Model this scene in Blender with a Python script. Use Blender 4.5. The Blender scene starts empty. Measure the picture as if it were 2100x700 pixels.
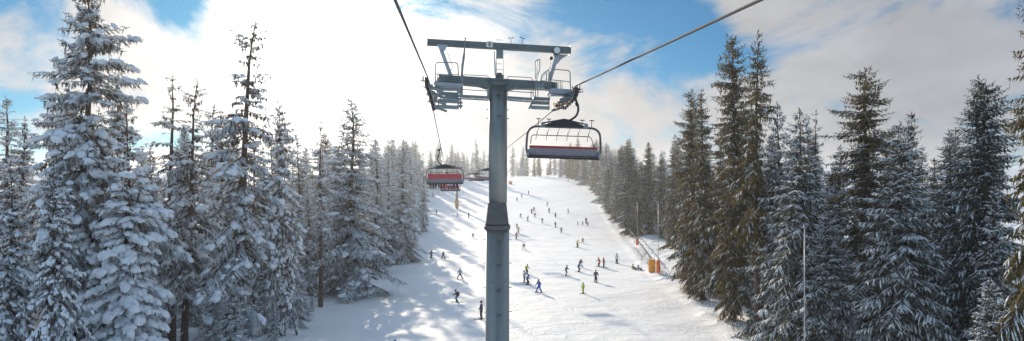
import bpy, math, random
import numpy as np
from mathutils import Vector, Matrix, noise as mnoise

R = math.radians
random.seed(7)
scene = bpy.context.scene
COL = scene.collection

# ------------------------------------------------------------------ camera
F, CX, HY, CZ = 1368.0, 1050.0, 410.0, 12.0       # focal length and horizon row of the photograph, eye height
cam_data = bpy.data.cameras.new('camera'); cam = bpy.data.objects.new('camera', cam_data); COL.objects.link(cam)
cam.location = (0, 0, CZ); cam.rotation_euler = (R(90), 0, 0)
cam_data.sensor_width = 36; cam_data.lens = 36*F/2100
cam_data.shift_y = (HY-350)/2100
cam_data.clip_start = 0.1; cam_data.clip_end = 6000
scene.camera = cam

def W(px, py, d):
    return Vector(((px-CX)/F*d, d, CZ+(HY-py)/F*d))

# ------------------------------------------------------------------ materials
def new_mat(name):
    m = bpy.data.materials.new(name); m.use_nodes = True
    nt = m.node_tree; b = nt.nodes['Principled BSDF']
    return m, nt, b
def nd(nt, t, **kw):
    n = nt.nodes.new(t)
    for k, v in kw.items(): setattr(n, k, v)
    return n
def ramp(nt, src, stops):
    r = nd(nt, 'ShaderNodeValToRGB')
    e = r.color_ramp.elements
    while len(e) < len(stops): e.new(0.5)
    for i, (p, c) in enumerate(stops):
        e[i].position = p; e[i].color = (c[0], c[1], c[2], 1)
    nt.links.new(src, r.inputs[0]); return r
def math_n(nt, op, a, b=None, clamp=False):
    n = nd(nt, 'ShaderNodeMath', operation=op); n.use_clamp = clamp
    for i, v in enumerate((a, b)):
        if v is None: continue
        if isinstance(v, (int, float)): n.inputs[i].default_value = v
        else: nt.links.new(v, n.inputs[i])
    return n.outputs[0]
def noise_n(nt, scale, detail=4, rough=0.55, vec=None, dist=0.0):
    n = nd(nt, 'ShaderNodeTexNoise'); n.inputs['Scale'].default_value = scale
    n.inputs['Detail'].default_value = detail; n.inputs['Roughness'].default_value = rough
    n.inputs['Distortion'].default_value = dist
    if vec is not None: nt.links.new(vec, n.inputs['Vector'])
    return n
def plain(name, col, rough=0.5, metal=0.0, var=0.12, scale=6.0, bump=0.0):
    m, nt, b = new_mat(name)
    tc = nd(nt, 'ShaderNodeTexCoord')
    n = noise_n(nt, scale, 5, 0.6, tc.outputs['Object'])
    lo = [max(0, c*(1-var)) for c in col]; hi = [min(1, c*(1+var)) for c in col]
    r = ramp(nt, n.outputs[0], [(0.3, lo), (0.7, hi)])
    nt.links.new(r.outputs[0], b.inputs['Base Color'])
    b.inputs['Roughness'].default_value = rough; b.inputs['Metallic'].default_value = metal
    if bump:
        bp = nd(nt, 'ShaderNodeBump'); bp.inputs['Strength'].default_value = bump; bp.inputs['Distance'].default_value = 0.02
        nt.links.new(n.outputs[0], bp.inputs['Height']); nt.links.new(bp.outputs[0], b.inputs['Normal'])
    return m

M = {}
M['steel'] = plain('galvanised_steel', (0.25, 0.28, 0.28), 0.45, 0.35, 0.14, 2.0, 0.05)
M['steel_light'] = plain('galvanised_steel_light', (0.46, 0.48, 0.50), 0.45, 0.4, 0.15, 8.0)
M['paint_dark'] = plain('dark_grey_cone_steel', (0.115, 0.115, 0.12), 0.55, 0.3, 0.2, 4.0, 0.1)
M['beam'] = plain('weathered_beam_steel', (0.145, 0.165, 0.165), 0.5, 0.25, 0.18, 3.0, 0.05)
M['black'] = plain('black_rubber', (0.022, 0.022, 0.025), 0.6)
M['rope'] = plain('steel_rope', (0.075, 0.07, 0.068), 0.9, 0.0, 0.3, 30)
M['white'] = plain('white_enamel', (0.78, 0.78, 0.76), 0.4)
M['red'] = plain('red_cover', (0.38, 0.02, 0.02), 0.45)
M['redfab'] = plain('red_backrest', (0.62, 0.06, 0.07), 0.5)
M['shell'] = plain('grey_seat_shell', (0.29, 0.25, 0.265), 0.4, 0.0)
M['orange'] = plain('orange_padding', (0.80, 0.16, 0.02), 0.6, 0, 0.15, 3, 0.2)
M['yellow'] = plain('yellow_padding', (0.85, 0.36, 0.02), 0.6, 0, 0.15, 3, 0.2)
M['bark'] = plain('spruce_bark', (0.085, 0.055, 0.042), 0.9, 0, 0.5, 7.0, 0.8)
M['skin'] = plain('skin', (0.45, 0.26, 0.19), 0.6)
M['yellowgreen_band'] = plain('green_marker', (0.15, 0.45, 0.1), 0.5)
M['amber'] = plain('sunlit_gold_metal', (0.36, 0.25, 0.15), 0.45, 0.4)  # golden sunlight on the right sheave gear, put into the base colour

def shaft_steel(name, lo, hi):
    m, nt, b = new_mat(name)
    tc = nd(nt, 'ShaderNodeTexCoord')
    mp = nd(nt, 'ShaderNodeMapping'); mp.inputs['Scale'].default_value = (7, 7, .5); nt.links.new(tc.outputs['Object'], mp.inputs[0])
    a = noise_n(nt, 1.0, 6, .7, mp.outputs[0], .4); c = noise_n(nt, 1.3, 5, .6, tc.outputs['Object'])
    f = math_n(nt, 'ADD', math_n(nt, 'MULTIPLY', a.outputs[0], .6), math_n(nt, 'MULTIPLY', c.outputs[0], .4))
    r = ramp(nt, f, [(.36, lo), (.64, hi)]); nt.links.new(r.outputs[0], b.inputs['Base Color'])
    b.inputs['Metallic'].default_value = .75
    rr_ = nd(nt, 'ShaderNodeMapRange'); nt.links.new(f, rr_.inputs[0]); rr_.inputs[1].default_value = .3; rr_.inputs[2].default_value = .7; rr_.inputs[3].default_value = .32; rr_.inputs[4].default_value = .55
    nt.links.new(rr_.outputs[0], b.inputs['Roughness'])
    return m
M['shaft'] = shaft_steel('shaft_steel', (0.225, 0.245, 0.24), (0.315, 0.335, 0.32))
# snow of the ground: fine bumps, ski tracks
def snow_ground():
    m, nt, b = new_mat('piste_snow')
    g = nd(nt, 'ShaderNodeNewGeometry')
    mp = nd(nt, 'ShaderNodeMapping'); nt.links.new(g.outputs['Position'], mp.inputs[0])
    big = noise_n(nt, 0.05, 5, 0.6, mp.outputs[0])
    mid = noise_n(nt, 0.55, 6, 0.65, mp.outputs[0], 0.6)
    fine = noise_n(nt, 4.0, 4, 0.6, mp.outputs[0])
    m2 = nd(nt, 'ShaderNodeMapping'); m2.inputs['Scale'].default_value = (1.0, 0.16, 1.0); m2.inputs['Rotation'].default_value = (0, 0, R(14))
    nt.links.new(g.outputs['Position'], m2.inputs[0])
    tr = noise_n(nt, 0.8, 2, 0.5, m2.outputs[0], .5)
    m3 = nd(nt, 'ShaderNodeMapping'); m3.inputs['Scale'].default_value = (1.0, 0.2, 1.0); m3.inputs['Rotation'].default_value = (0, 0, R(-38))
    nt.links.new(g.outputs['Position'], m3.inputs[0])
    tr2 = noise_n(nt, 0.6, 2, 0.5, m3.outputs[0], .7)
    # thin furrow where the stretched noise crosses its middle value
    def furrow(o, w):
        a = math_n(nt, 'SUBTRACT', o, 0.5); a = math_n(nt, 'ABSOLUTE', a)
        a = math_n(nt, 'DIVIDE', a, w, True); return a
    f1 = furrow(tr.outputs[0], 0.018); f2 = furrow(tr2.outputs[0], 0.014)
    h = math_n(nt, 'MULTIPLY', mid.outputs[0], 0.60)
    h = math_n(nt, 'ADD', h, math_n(nt, 'MULTIPLY', fine.outputs[0], 0.06))
    pm = noise_n(nt, 0.16, 2, 0.5, mp.outputs[0]); pk = math_n(nt, 'MULTIPLY', math_n(nt, 'SUBTRACT', pm.outputs[0], 0.44), 6.0, True)
    f1 = math_n(nt, 'MULTIPLY', f1, pk); f2 = math_n(nt, 'MULTIPLY', f2, pk)
    h = math_n(nt, 'ADD', h, math_n(nt, 'MULTIPLY', f1, 0.08))
    h = math_n(nt, 'ADD', h, math_n(nt, 'MULTIPLY', f2, 0.08))
    bp = nd(nt, 'ShaderNodeBump'); bp.inputs['Strength'].default_value = 0.75; bp.inputs['Distance'].default_value = 0.4
    nt.links.new(h, bp.inputs['Height']); nt.links.new(bp.outputs[0], b.inputs['Normal'])
    r = ramp(nt, big.outputs[0], [(0.3, (0.84, 0.84, 0.84)), (0.7, (0.91, 0.90, 0.88))])
    nt.links.new(r.outputs[0], b.inputs['Base Color'])
    b.inputs['Roughness'].default_value = 0.7
    b.inputs['Specular IOR Level'].default_value = 0.2
    return m
M['snow_ground'] = snow_ground()
def snow_tree():
    m, nt, b = new_mat('tree_snow')
    g = nd(nt, 'ShaderNodeNewGeometry')
    n = noise_n(nt, 5.0, 4, 0.6, g.outputs['Position'])
    r = ramp(nt, n.outputs[0], [(0.3, (0.78, 0.81, 0.85)), (0.7, (0.90, 0.91, 0.92))])
    nt.links.new(r.outputs[0], b.inputs['Base Color']); b.inputs['Roughness'].default_value = 0.8
    b.inputs['Specular IOR Level'].default_value = 0.15
    bp = nd(nt, 'ShaderNodeBump'); bp.inputs['Strength'].default_value = 0.5; bp.inputs['Distance'].default_value = 0.1
    nt.links.new(n.outputs[0], bp.inputs['Height']); nt.links.new(bp.outputs[0], b.inputs['Normal'])
    return m
M['snow'] = snow_tree()
def needles(name, dark, light, frost, frost_col=(0.68, 0.72, 0.76)):
    """needles with rime: frost lies on the upper sides and in patches of its own"""
    m, nt, b = new_mat(name)
    g = nd(nt, 'ShaderNodeNewGeometry')
    tc = nd(nt, 'ShaderNodeTexCoord')
    n1 = noise_n(nt, 0.9, 4, 0.6, tc.outputs['Object'])
    oi = nd(nt, 'ShaderNodeObjectInfo')
    base = ramp(nt, n1.outputs[0], [(0.32, dark), (0.68, light)])
    n2 = noise_n(nt, 3.2, 3, 0.7, g.outputs['Position'])
    sx = nd(nt, 'ShaderNodeSeparateXYZ'); nt.links.new(g.outputs['Normal'], sx.inputs[0])
    up = math_n(nt, 'MULTIPLY', sx.outputs[2], 0.42)
    a = math_n(nt, 'ADD', up, math_n(nt, 'MULTIPLY', n2.outputs[0], 1.1))
    a = math_n(nt, 'ADD', a, math_n(nt, 'MULTIPLY', oi.outputs['Random'], 0.10))
    a = math_n(nt, 'SUBTRACT', a, 1.05-frost)
    a = math_n(nt, 'MULTIPLY', a, 3.0, True)
    mx = nd(nt, 'ShaderNodeMix', data_type='RGBA')
    nt.links.new(a, mx.inputs[0]); nt.links.new(base.outputs[0], mx.inputs[6]); mx.inputs[7].default_value = (*frost_col, 1)
    nt.links.new(mx.outputs[2], b.inputs['Base Color'])
    b.inputs['Roughness'].default_value = 0.75; b.inputs['Specular IOR Level'].default_value = 0.2
    # thin needles let some light through
    tr = nd(nt, 'ShaderNodeBsdfTranslucent'); nt.links.new(mx.outputs[2], tr.inputs[0])
    ms = nd(nt, 'ShaderNodeMixShader'); ms.inputs[0].default_value = 0.34
    out = nt.nodes['Material Output']
    nt.links.new(b.outputs[0], ms.inputs[1]); nt.links.new(tr.outputs[0], ms.inputs[2]); nt.links.new(ms.outputs[0], out.inputs[0])
    return m
M['needles_rimed'] = needles('needles_rimed', (0.055, 0.044, 0.032), (0.11, 0.085, 0.06), 0.43)
M['needles_frosted'] = needles('needles_frosted', (0.055, 0.06, 0.045), (0.11, 0.11, 0.08), 0.55)
M['needles_green'] = needles('needles_green', (0.045, 0.042, 0.018), (0.20, 0.145, 0.045), 0.13)
M['needles_fir'] = needles('needles_fir', (0.038, 0.050, 0.036), (0.070, 0.080, 0.045), 0.18)

# ------------------------------------------------------------------ mesh builder
class MB:
    def __init__(s): s.v = []; s.f = []; s.sm = []
    def add(s, vs, fs, smooth=False):
        o = len(s.v); s.v.extend([tuple(p) for p in vs])
        for f in fs: s.f.append(tuple(i+o for i in f)); s.sm.append(smooth)
        return s
    def box(s, c, size, rot=None, taper=1.0):
        c = Vector(c); hx, hy, hz = [q/2 for q in size]
        vs = []
        bv = min(hx, hy, hz)*0.18
        # chamfered box: 24 verts would be heavy; 8-sided profile along the longest axis is enough
        ax = max(range(3), key=lambda i: size[i]); h = [hx, hy, hz]
        a1, a2 = [i for i in range(3) if i != ax]
        prof = [(-h[a1]+bv, -h[a2]), (h[a1]-bv, -h[a2]), (h[a1], -h[a2]+bv), (h[a1], h[a2]-bv), (h[a1]-bv, h[a2]), (-h[a1]+bv, h[a2]), (-h[a1], h[a2]-bv), (-h[a1], -h[a2]+bv)]
        for e in (-1, 1):
            for (p, q) in prof:
                w = [0, 0, 0]; w[ax] = e*h[ax]; k = taper if e > 0 else 1
                w[a1] = p*k; w[a2] = q*k; vs.append(Vector(w))
        if rot is not None: vs = [rot @ v for v in vs]
        vs = [v+c for v in vs]
        fs = [tuple(range(7, -1, -1)), tuple(range(8, 16))] + [(i, (i+1) % 8, 8+(i+1) % 8, 8+i) for i in range(8)]
        return s.add(vs, fs)
    def bar(s, a, b, w, h=None, up=(0, 0, 1)):
        a = Vector(a); b = Vector(b); d = b-a; L = d.length; h = h or w
        z = d.normalized(); u = Vector(up)
        if abs(z.dot(u)) > 0.98: u = Vector((0, 1, 0))
        x = u.cross(z).normalized(); y = z.cross(x)
        rot = Matrix((x, y, z)).transposed()
        hw, hh = w/2, h/2; bv = min(hw, hh)*0.18
        prof = [(-hw+bv, -hh), (hw-bv, -hh), (hw, -hh+bv), (hw, hh-bv), (hw-bv, hh), (-hw+bv, hh), (-hw, hh-bv), (-hw, -hh+bv)]
        vs = [a + rot @ Vector((p, q, 0)) for p, q in prof] + [b + rot @ Vector((p, q, 0)) for p, q in prof]
        fs = [tuple(range(7, -1, -1)), tuple(range(8, 16))] + [(i, (i+1) % 8, 8+(i+1) % 8, 8+i) for i in range(8)]
        return s.add(vs, fs)
    def tube(s, pts, r, n=8, smooth=True, caps=True):
        pts = [Vector(p) for p in pts]
        rs = r if isinstance(r, (list, tuple)) else [r]*len(pts)
        vs = []; up = None
        for i, p in enumerate(pts):
            t = (pts[min(i+1, len(pts)-1)]-pts[max(i-1, 0)]).normalized()
            if up is None:
                up = Vector((0, 0, 1)) if abs(t.z) < 0.9 else Vector((0, 1, 0))
            x = t.cross(up).normalized(); up = x.cross(t).normalized()
            for k in range(n):
                a = 2*math.pi*k/n
                vs.append(p + (x*math.cos(a)+up*math.sin(a))*rs[i])
        fs = []
        for i in range(len(pts)-1):
            for k in range(n):
                fs.append((i*n+k, i*n+(k+1) % n, (i+1)*n+(k+1) % n, (i+1)*n+k))
        s.add(vs, fs, smooth)
        if caps:
            o = len(s.v)-len(vs)
            s.f.append(tuple(o+k for k in range(n-1, -1, -1))); s.sm.append(False)
            s.f.append(tuple(o+(len(pts)-1)*n+k for k in range(n))); s.sm.append(False)
        return s
    def lathe(s, prof, c=(0, 0, 0), n=32, axis='z', smooth=True):
        c = Vector(c); vs = []
        for (r, z) in prof:
            for k in range(n):
                a = 2*math.pi*k/n; x, y = r*math.cos(a), r*math.sin(a)
                v = {'z': (x, y, z), 'x': (z, x, y), 'y': (y, z, x)}[axis]
                vs.append(Vector(v)+c)
        fs = []
        for i in range(len(prof)-1):
            for k in range(n):
                fs.append((i*n+k, i*n+(k+1) % n, (i+1)*n+(k+1) % n, (i+1)*n+k))
        fs.append(tuple(range(n-1, -1, -1))); fs.append(tuple((len(prof)-1)*n+k for k in range(n)))
        s.add(vs, fs[:-2], smooth)
        o = len(s.v)-len(vs)
        for f in fs[-2:]: s.f.append(tuple(i+o for i in f)); s.sm.append(False)
        return s
    def prism(s, poly, y0, y1):
        n = len(poly)
        vs = [(x, y0, z) for x, z in poly]+[(x, y1, z) for x, z in poly]
        fs = [tuple(range(n)), tuple(range(2*n-1, n-1, -1))]+[(i, n+i, n+(i+1) % n, (i+1) % n) for i in range(n)]
        return s.add(vs, fs)
    def mesh(s, name, mat):
        me = bpy.data.meshes.new(name); me.from_pydata(s.v, [], s.f)
        me.polygons.foreach_set('use_smooth', s.sm); me.materials.append(mat); me.update()
        return me
    def build(s, name, mat, parent=None):
        return link(name, s.mesh(name, mat), parent)

def link(name, me, parent=None):
    o = bpy.data.objects.new(name, me); COL.objects.link(o)
    if parent is not None: o.parent = parent
    return o
def tag(o, label=None, cat=None, group=None, kind=None):
    if label: o['label'] = label
    if cat: o['category'] = cat
    if group: o['group'] = group
    if kind: o['kind'] = kind
    return o
def empty(name, loc, rz=0, label=None, cat=None, group=None):
    o = bpy.data.objects.new(name, None); COL.objects.link(o)
    o.location = loc; o.rotation_euler = (0, 0, rz); o.empty_display_size = 0.3
    return tag(o, label, cat, group)
KIDS = {}
def copy_tree(o, parent=None):
    c = o.copy(); COL.objects.link(c)
    if parent is not None: c.parent = parent
    for ch in [q for q in list(bpy.data.objects) if q.parent == o]: copy_tree(ch, c)
    return c
def arc(pts, rad=0.2, n=5):
    """polyline with rounded corners"""
    pts = [Vector(p) for p in pts]; out = [pts[0]]
    for i in range(1, len(pts)-1):
        p, a, b = pts[i], pts[i-1], pts[i+1]
        r = min(rad, (a-p).length*0.49, (b-p).length*0.49)
        s = p+(a-p).normalized()*r; e = p+(b-p).normalized()*r
        for k in range(n+1):
            t = k/n; out.append(s*(1-t)**2+p*2*t*(1-t)+e*t*t)
    out.append(pts[-1]); return out

# ------------------------------------------------------------------ terrain
PR = [(-60, 0.2), (0, -0.2), (60, 0.0), (100, 0.1), (150, 0.8), (200, 3.4), (265, 8.5), (340, 15), (450, 26), (480, 28.6), (520, 30.2), (600, 32), (900, 36), (2000, 40)]
LE = [(-60, -20), (30, -20), (55, -21), (90, -21.5), (150, -27), (235, -36), (320, -48), (400, -40), (450, -22), (500, -18), (2000, -18)]
RE = [(-60, 19), (55, 19.5), (105, 23), (205, 31), (340, 42), (400, 42), (450, 34), (500, 24), (2000, 20)]
def interp(T, d):
    if d <= T[0][0]: return T[0][1]
    for (a, b), (c, e) in zip(T, T[1:]):
        if d <= c:
            t = (d-a)/(c-a); return b+(e-b)*t
    return T[-1][1]
def prof(d):   # smoothed
    return sum(interp(PR, d+k*8)*w for k, w in ((-3, .1), (-2, .13), (-1, .17), (0, .2), (1, .17), (2, .13), (3, .1)))
def off(x, d):
    return max(interp(LE, d)-x, x-interp(RE, d))
def gz(x, d):
    z = prof(d); o = off(x, d)
    e = min(max((o+1)/8, 0), 1); e = e*e*(3-2*e)
    z += e*(0.9+0.02*max(o, 0))
    p = Vector((x*0.16, d*0.16, 3.1))
    z += (0.10+0.5*e)*mnoise.noise(p)+(0.03+0.28*e)*mnoise.noise(Vector((x*0.6, d*0.6, 9)))+0.24*e*mnoise.noise(Vector((x*1.1, d*1.1, 4)))
    z += 0.35*mnoise.noise(Vector((x*0.035, d*0.03, 1.7)))
    if -2.5 < o < 1.5: z += 0.45*math.exp(-((o+0.3)/0.7)**2)*(0.6+mnoise.noise(Vector((x*.4, d*.4, 5))))
    return z
def grd():
    xs = [-1500, -1000, -700, -450, -300, -220, -160, -120, -95]+[-80+0.8*i for i in range(201)]+[95, 120, 160, 220, 300, 450, 700, 1000, 1500]
    ys = []; y = -60.0
    while y < 620:
        ys.append(y); y += 4 if y < 20 else (0.8 if y < 140 else (1.3 if y < 300 else 2.5))
    ys += [640, 680, 740, 820, 950, 1150, 1400, 1700, 2000]
    nx = len(xs); vs = [(x, y, gz(x, y)) for y in ys for x in xs]
    fs = [(j*nx+i, j*nx+i+1, (j+1)*nx+i+1, (j+1)*nx+i) for j in range(len(ys)-1) for i in range(nx-1)]
    b = MB(); b.add(vs, fs, True)
    o = b.build('snowy_ground', M['snow_ground']); tag(o, kind='structure'); return o
grd()
def foot(px, py):
    """ground point seen at that row and column"""
    d = 20.0
    while d < 700:
        w = W(px, py, d)
        if w.z <= gz(w.x, d): return Vector((w.x, d, gz(w.x, d)))
        d += 0.25
    return Vector((w.x, 450, gz(w.x, 450)))

# ------------------------------------------------------------------ spruces
class TB:
    """fast triangle soup for needles and snow"""
    def __init__(s): s.v = []; s.f = []
    def twig(s, p, d, l, w, up):
        sd = d.cross(up)
        if sd.length < 1e-3: sd = Vector((1, 0, 0))
        sd.normalize(); o = len(s.v)
        dr = Vector((0, 0, -0.12*l))
        m = p+d*l*0.42; t = p+d*l+dr
        s.v += [p, m+sd*w-up*w*0.5, m, m-sd*w-up*w*0.5, t]
        s.f += [(o, o+1, o+2), (o, o+2, o+3), (o+1, o+4, o+2), (o+2, o+4, o+3)]
        for k in (0.25, 0.6):          # short side sprigs break the outline
            q = p+d*l*k
            for sg in (-1, 1):
                a = q+(d*0.55+sd*sg)*(l*0.30*(1.15-k))-up*w*0.6
                e = q+d*w*1.3; o = len(s.v)
                s.v += [q, a, e]; s.f.append((o, o+1, o+2) if sg > 0 else (o, o+2, o+1))
    def cap(s, p, d, l, w, h, rnd):
        """a long low pad of snow lying along a twig"""
        sd = d.cross(Vector((0, 0, 1)))
        if sd.length < 1e-3: sd = Vector((1, 0, 0))
        sd.normalize(); o = len(s.v); U = Vector((0, 0, 1))
        a = p-d*l*0.1; b = p+d*l*0.35; c = p+d*l*0.72; e = p+d*l*1.02-U*l*0.10
        j = rnd.uniform(0.75, 1.25)
        s.v += [a, b+sd*w*j, b+U*h, b-sd*w*j, c+sd*w*0.8-U*l*.03, c+U*h*0.7*j, c-sd*w*0.8-U*l*.03, e, (b+c)/2-U*h*0.5]
        s.f += [(o, o+1, o+2), (o, o+2, o+3), (o+1, o+4, o+5), (o+1, o+5, o+2), (o+2, o+5, o+6), (o+2, o+6, o+3), (o+4, o+7, o+5), (o+5, o+7, o+6),
                (o, o+8, o+1), (o, o+3, o+8), (o+1, o+8, o+4), (o+3, o+6, o+8), (o+4, o+8, o+7), (o+6, o+7, o+8)]
    def puff(s, p, d, l, w, h, rnd):
        """a rounded pillow of snow"""
        sd = d.cross(Vector((0, 0, 1)))
        if sd.length < 1e-3: sd = Vector((1, 0, 0))
        sd.normalize(); o = len(s.v); U = (sd.cross(d)).normalized()
        if U.z < 0: U = -U
        n = 8
        for (rr, z) in ((0.55, -0.45), (1.0, -0.1), (0.92, 0.35), (0.5, 0.8)):
            for k in range(n):
                a = 2*math.pi*k/n; j = rnd.uniform(0.78, 1.2)
                s.v.append(p+d*(math.cos(a)*l*rr*j)+sd*(math.sin(a)*w*rr*j)+U*(h*z*rnd.uniform(0.8, 1.2)))
        s.v += [p-U*h*0.5, p+U*h]
        for i in range(3):
            for k in range(n):
                A, B, Cc, D = o+i*n+k, o+i*n+(k+1) % n, o+(i+1)*n+(k+1) % n, o+(i+1)*n+k
                s.f += [(A, B, Cc, D)]
        for k in range(n):
            s.f += [(o+4*n, o+(k+1) % n, o+k), (o+4*n+1, o+3*n+k, o+3*n+(k+1) % n)]
    def mesh(s, name, mat, smooth):
        me = bpy.data.meshes.new(name); me.from_pydata([tuple(v) for v in s.v], [], s.f)
        me.polygons.foreach_set('use_smooth', [smooth]*len(me.polygons)); me.materials.append(mat); me.update()
        return me

def spruce(seed, H, Rad, start, gap, per, droop, twl, hang, cap_p, puff_p, nmat, lump=0.0, shape=0.85, node=0.24, tipup=0.3, puffs=1.0, jit=1.6):
    rnd = random.Random(seed)
    nb, sb = TB(), TB(); tk = MB()
    # trunk with a slight sway
    sw = [Vector((0.10*math.sin(i*1.3+seed)+rnd.uniform(-.04, .04), 0.10*math.cos(i*1.7+seed), 0)) for i in range(9)]
    r0 = 0.011*H+0.02
    tp = [Vector((0, 0, -0.8))]+[Vector((0, 0, H*i/8))+sw[i]*(i > 0) for i in range(9)]
    tr = [r0*1.25]+[r0*(1-i/8)**0.85+0.012 for i in range(9)]
    tk.tube(tp, tr, 9)
    def axis(h):
        t = min(max(h/H*8, 0), 7.999); i = int(t); return tp[i+1].lerp(tp[i+2], t-i)
    h = start*H*rnd.uniform(.9, 1.1); ph = rnd.uniform(0, 6)
    # dead stubs under the crown
    for k in range(int(h*2.2)):
        hh = rnd.uniform(0.06*H, h*1.1) if h > 1 else h
        a = rnd.uniform(0, 6.28); l = rnd.uniform(.3, 1.1)*Rad*0.45
        p = axis(hh); d = Vector((math.cos(a), math.sin(a), rnd.uniform(-.5, .1)))
        tk.tube([p, p+d*l*.6, p+d*l+Vector((0, 0, -.1*l))], [.025, .018, .008], 4)
        if cap_p > .4 and rnd.random() < .6: sb.cap(p+Vector((0, 0, .02)), d.normalized(), l, .03, .04, rnd)
    # irregular crown radius: sectors and bands of the crown differ
    def crown(hh, a):
        f = 1-(hh-start*H)/(H-start*H); f = max(f, 0)
        base = Rad*(f**shape)
        low = min(1, 0.55+0.45*(hh-start*H)/(0.14*H)) if start > 0.02 else 1
        n = mnoise.noise(Vector((math.cos(a)*1.4+seed, math.sin(a)*1.4, hh*0.33)))
        return base*low*(1+n*(0.45+lump))+0.12
    while h < H*0.985:
        f = (h-start*H)/(H-start*H)
        n = per+rnd.choice((-1, 0, 0, 1)) if f < .9 else max(3, per-2)
        ph += rnd.uniform(.5, 1.4)
        for k in range(n):
            a = ph+2*math.pi*k/n+rnd.uniform(-.35, .35)
            hh = min(h+rnd.uniform(-jit, jit)*gap, H*.985)
            L = crown(hh, a)*(rnd.uniform(.72, 1.16) if jit < 1 else rnd.uniform(.5, 1.2))
            if lump and mnoise.noise(Vector((math.cos(a)*2+seed*3, math.sin(a)*2, hh*.5))) < -0.42+0.1*lump: continue
            if L < .12: continue
            p = axis(hh).copy(); out = Vector((math.cos(a), math.sin(a), 0))
            pit = (0.55*f*f-0.15-droop*(1-f))*rnd.uniform(.7, 1.3)+0.12
            K = max(2, int(L/node)); st = L/K
            spine = [p.copy()]; pt = pit
            for i in range(K):
                u = (i+1)/K
                pt2 = pt-droop*0.9*u*(1-f*.6)+tipup*max(0, u-.6)*2*droop
                d = (out*math.cos(pt2)+Vector((0, 0, math.sin(pt2)))).normalized()
                side = out.cross(Vector((0, 0, 1)))
                d = (d+side*rnd.uniform(-.12, .12)).normalized()
                p = p+d*st; spine.append(p.copy())
                if L > .8 or i > 0 or f > .8:
                    tl = twl*L*(math.sin(math.pi*min(1, (0.18+u*0.78)))**.8)*rnd.uniform(.6, 1.2)+0.10
                    tl = min(tl, 1.15)
                    for sg in (-1, 1):
                        if rnd.random() < .10: continue
                        td = (d*0.75+side*sg*rnd.uniform(.55, 1.0)+Vector((0, 0, rnd.uniform(-.65, -.08)-droop*.4))).normalized()
                        wv = 0.042+0.05*min(tl, 1)
                        upv = Vector((0, 0, 1))*.9-out*0.15*rnd.uniform(-1, 1)+side*rnd.uniform(-.3, .3)
                        nb.twig(p, td, tl, wv, upv.normalized())
                        if rnd.random() < cap_p: sb.cap(p+Vector((0, 0, .012)), td, tl*rnd.uniform(.6, 1.0), wv*rnd.uniform(.55, 1.0), rnd.uniform(.025, .055), rnd)
                    hn = int(hang)+(rnd.random() < hang-int(hang))
                    for _ in range(hn):
                        hd = Vector((rnd.uniform(-.35, .35), rnd.uniform(-.35, .35), -1)).normalized()
                        nb.twig(p+side*rnd.uniform(-.5, .5)*tl, hd, rnd.uniform(.2, .62)*(0.6+0.5*min(L/2, 1)), .045, out)
                    if i > 0 and rnd.random() < puff_p*(0.4+u) and tl > .18:
                        for _ in range(3):
                            s = min(0.06+0.06*L, .20)*rnd.uniform(.55, 1.35)*puffs
                            q = p+side*rnd.uniform(-1, 1)*tl*.6+d*rnd.uniform(-.2, .2)+Vector((0, 0, .05-abs(rnd.uniform(0, .14))))
                            sb.puff(q, (d+side*rnd.uniform(-.8, .8)+Vector((0, 0, rnd.uniform(-1.2, 0)))).normalized(), s*rnd.uniform(.8, 1.4), s*rnd.uniform(.65, 1.05), s*rnd.uniform(.45, .85), rnd)
            nb.twig(spine[-1], d, .16+0.10*L, .05, Vector((0, 0, 1)))
            if cap_p > .3: sb.cap(spine[-2]+Vector((0, 0, .03)), d, st*1.3, .06, .05, rnd)
            if L > .5:
                tk.tube(spine[:max(2, int(K*.75))], [max(.006, .012+.012*L*(1-i/K)) for i in range(len(spine[:max(2, int(K*.75))]))], 3, caps=False)
        h += gap*(0.65+0.45*(1-f))*rnd.uniform(.8, 1.2)
    for k in range(4):
        nb.twig(axis(H*.985)+Vector((0, 0, .1*k)), Vector((math.cos(k*1.6)*.4, math.sin(k*1.6)*.4, 1)).normalized(), .35, .04, Vector((1, 0, 0)))
    return (tk.mesh('trunk', M['bark']), nb.mesh('crown', nmat, False), sb.mesh('snow_cover', M['snow'], True), H)

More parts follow.
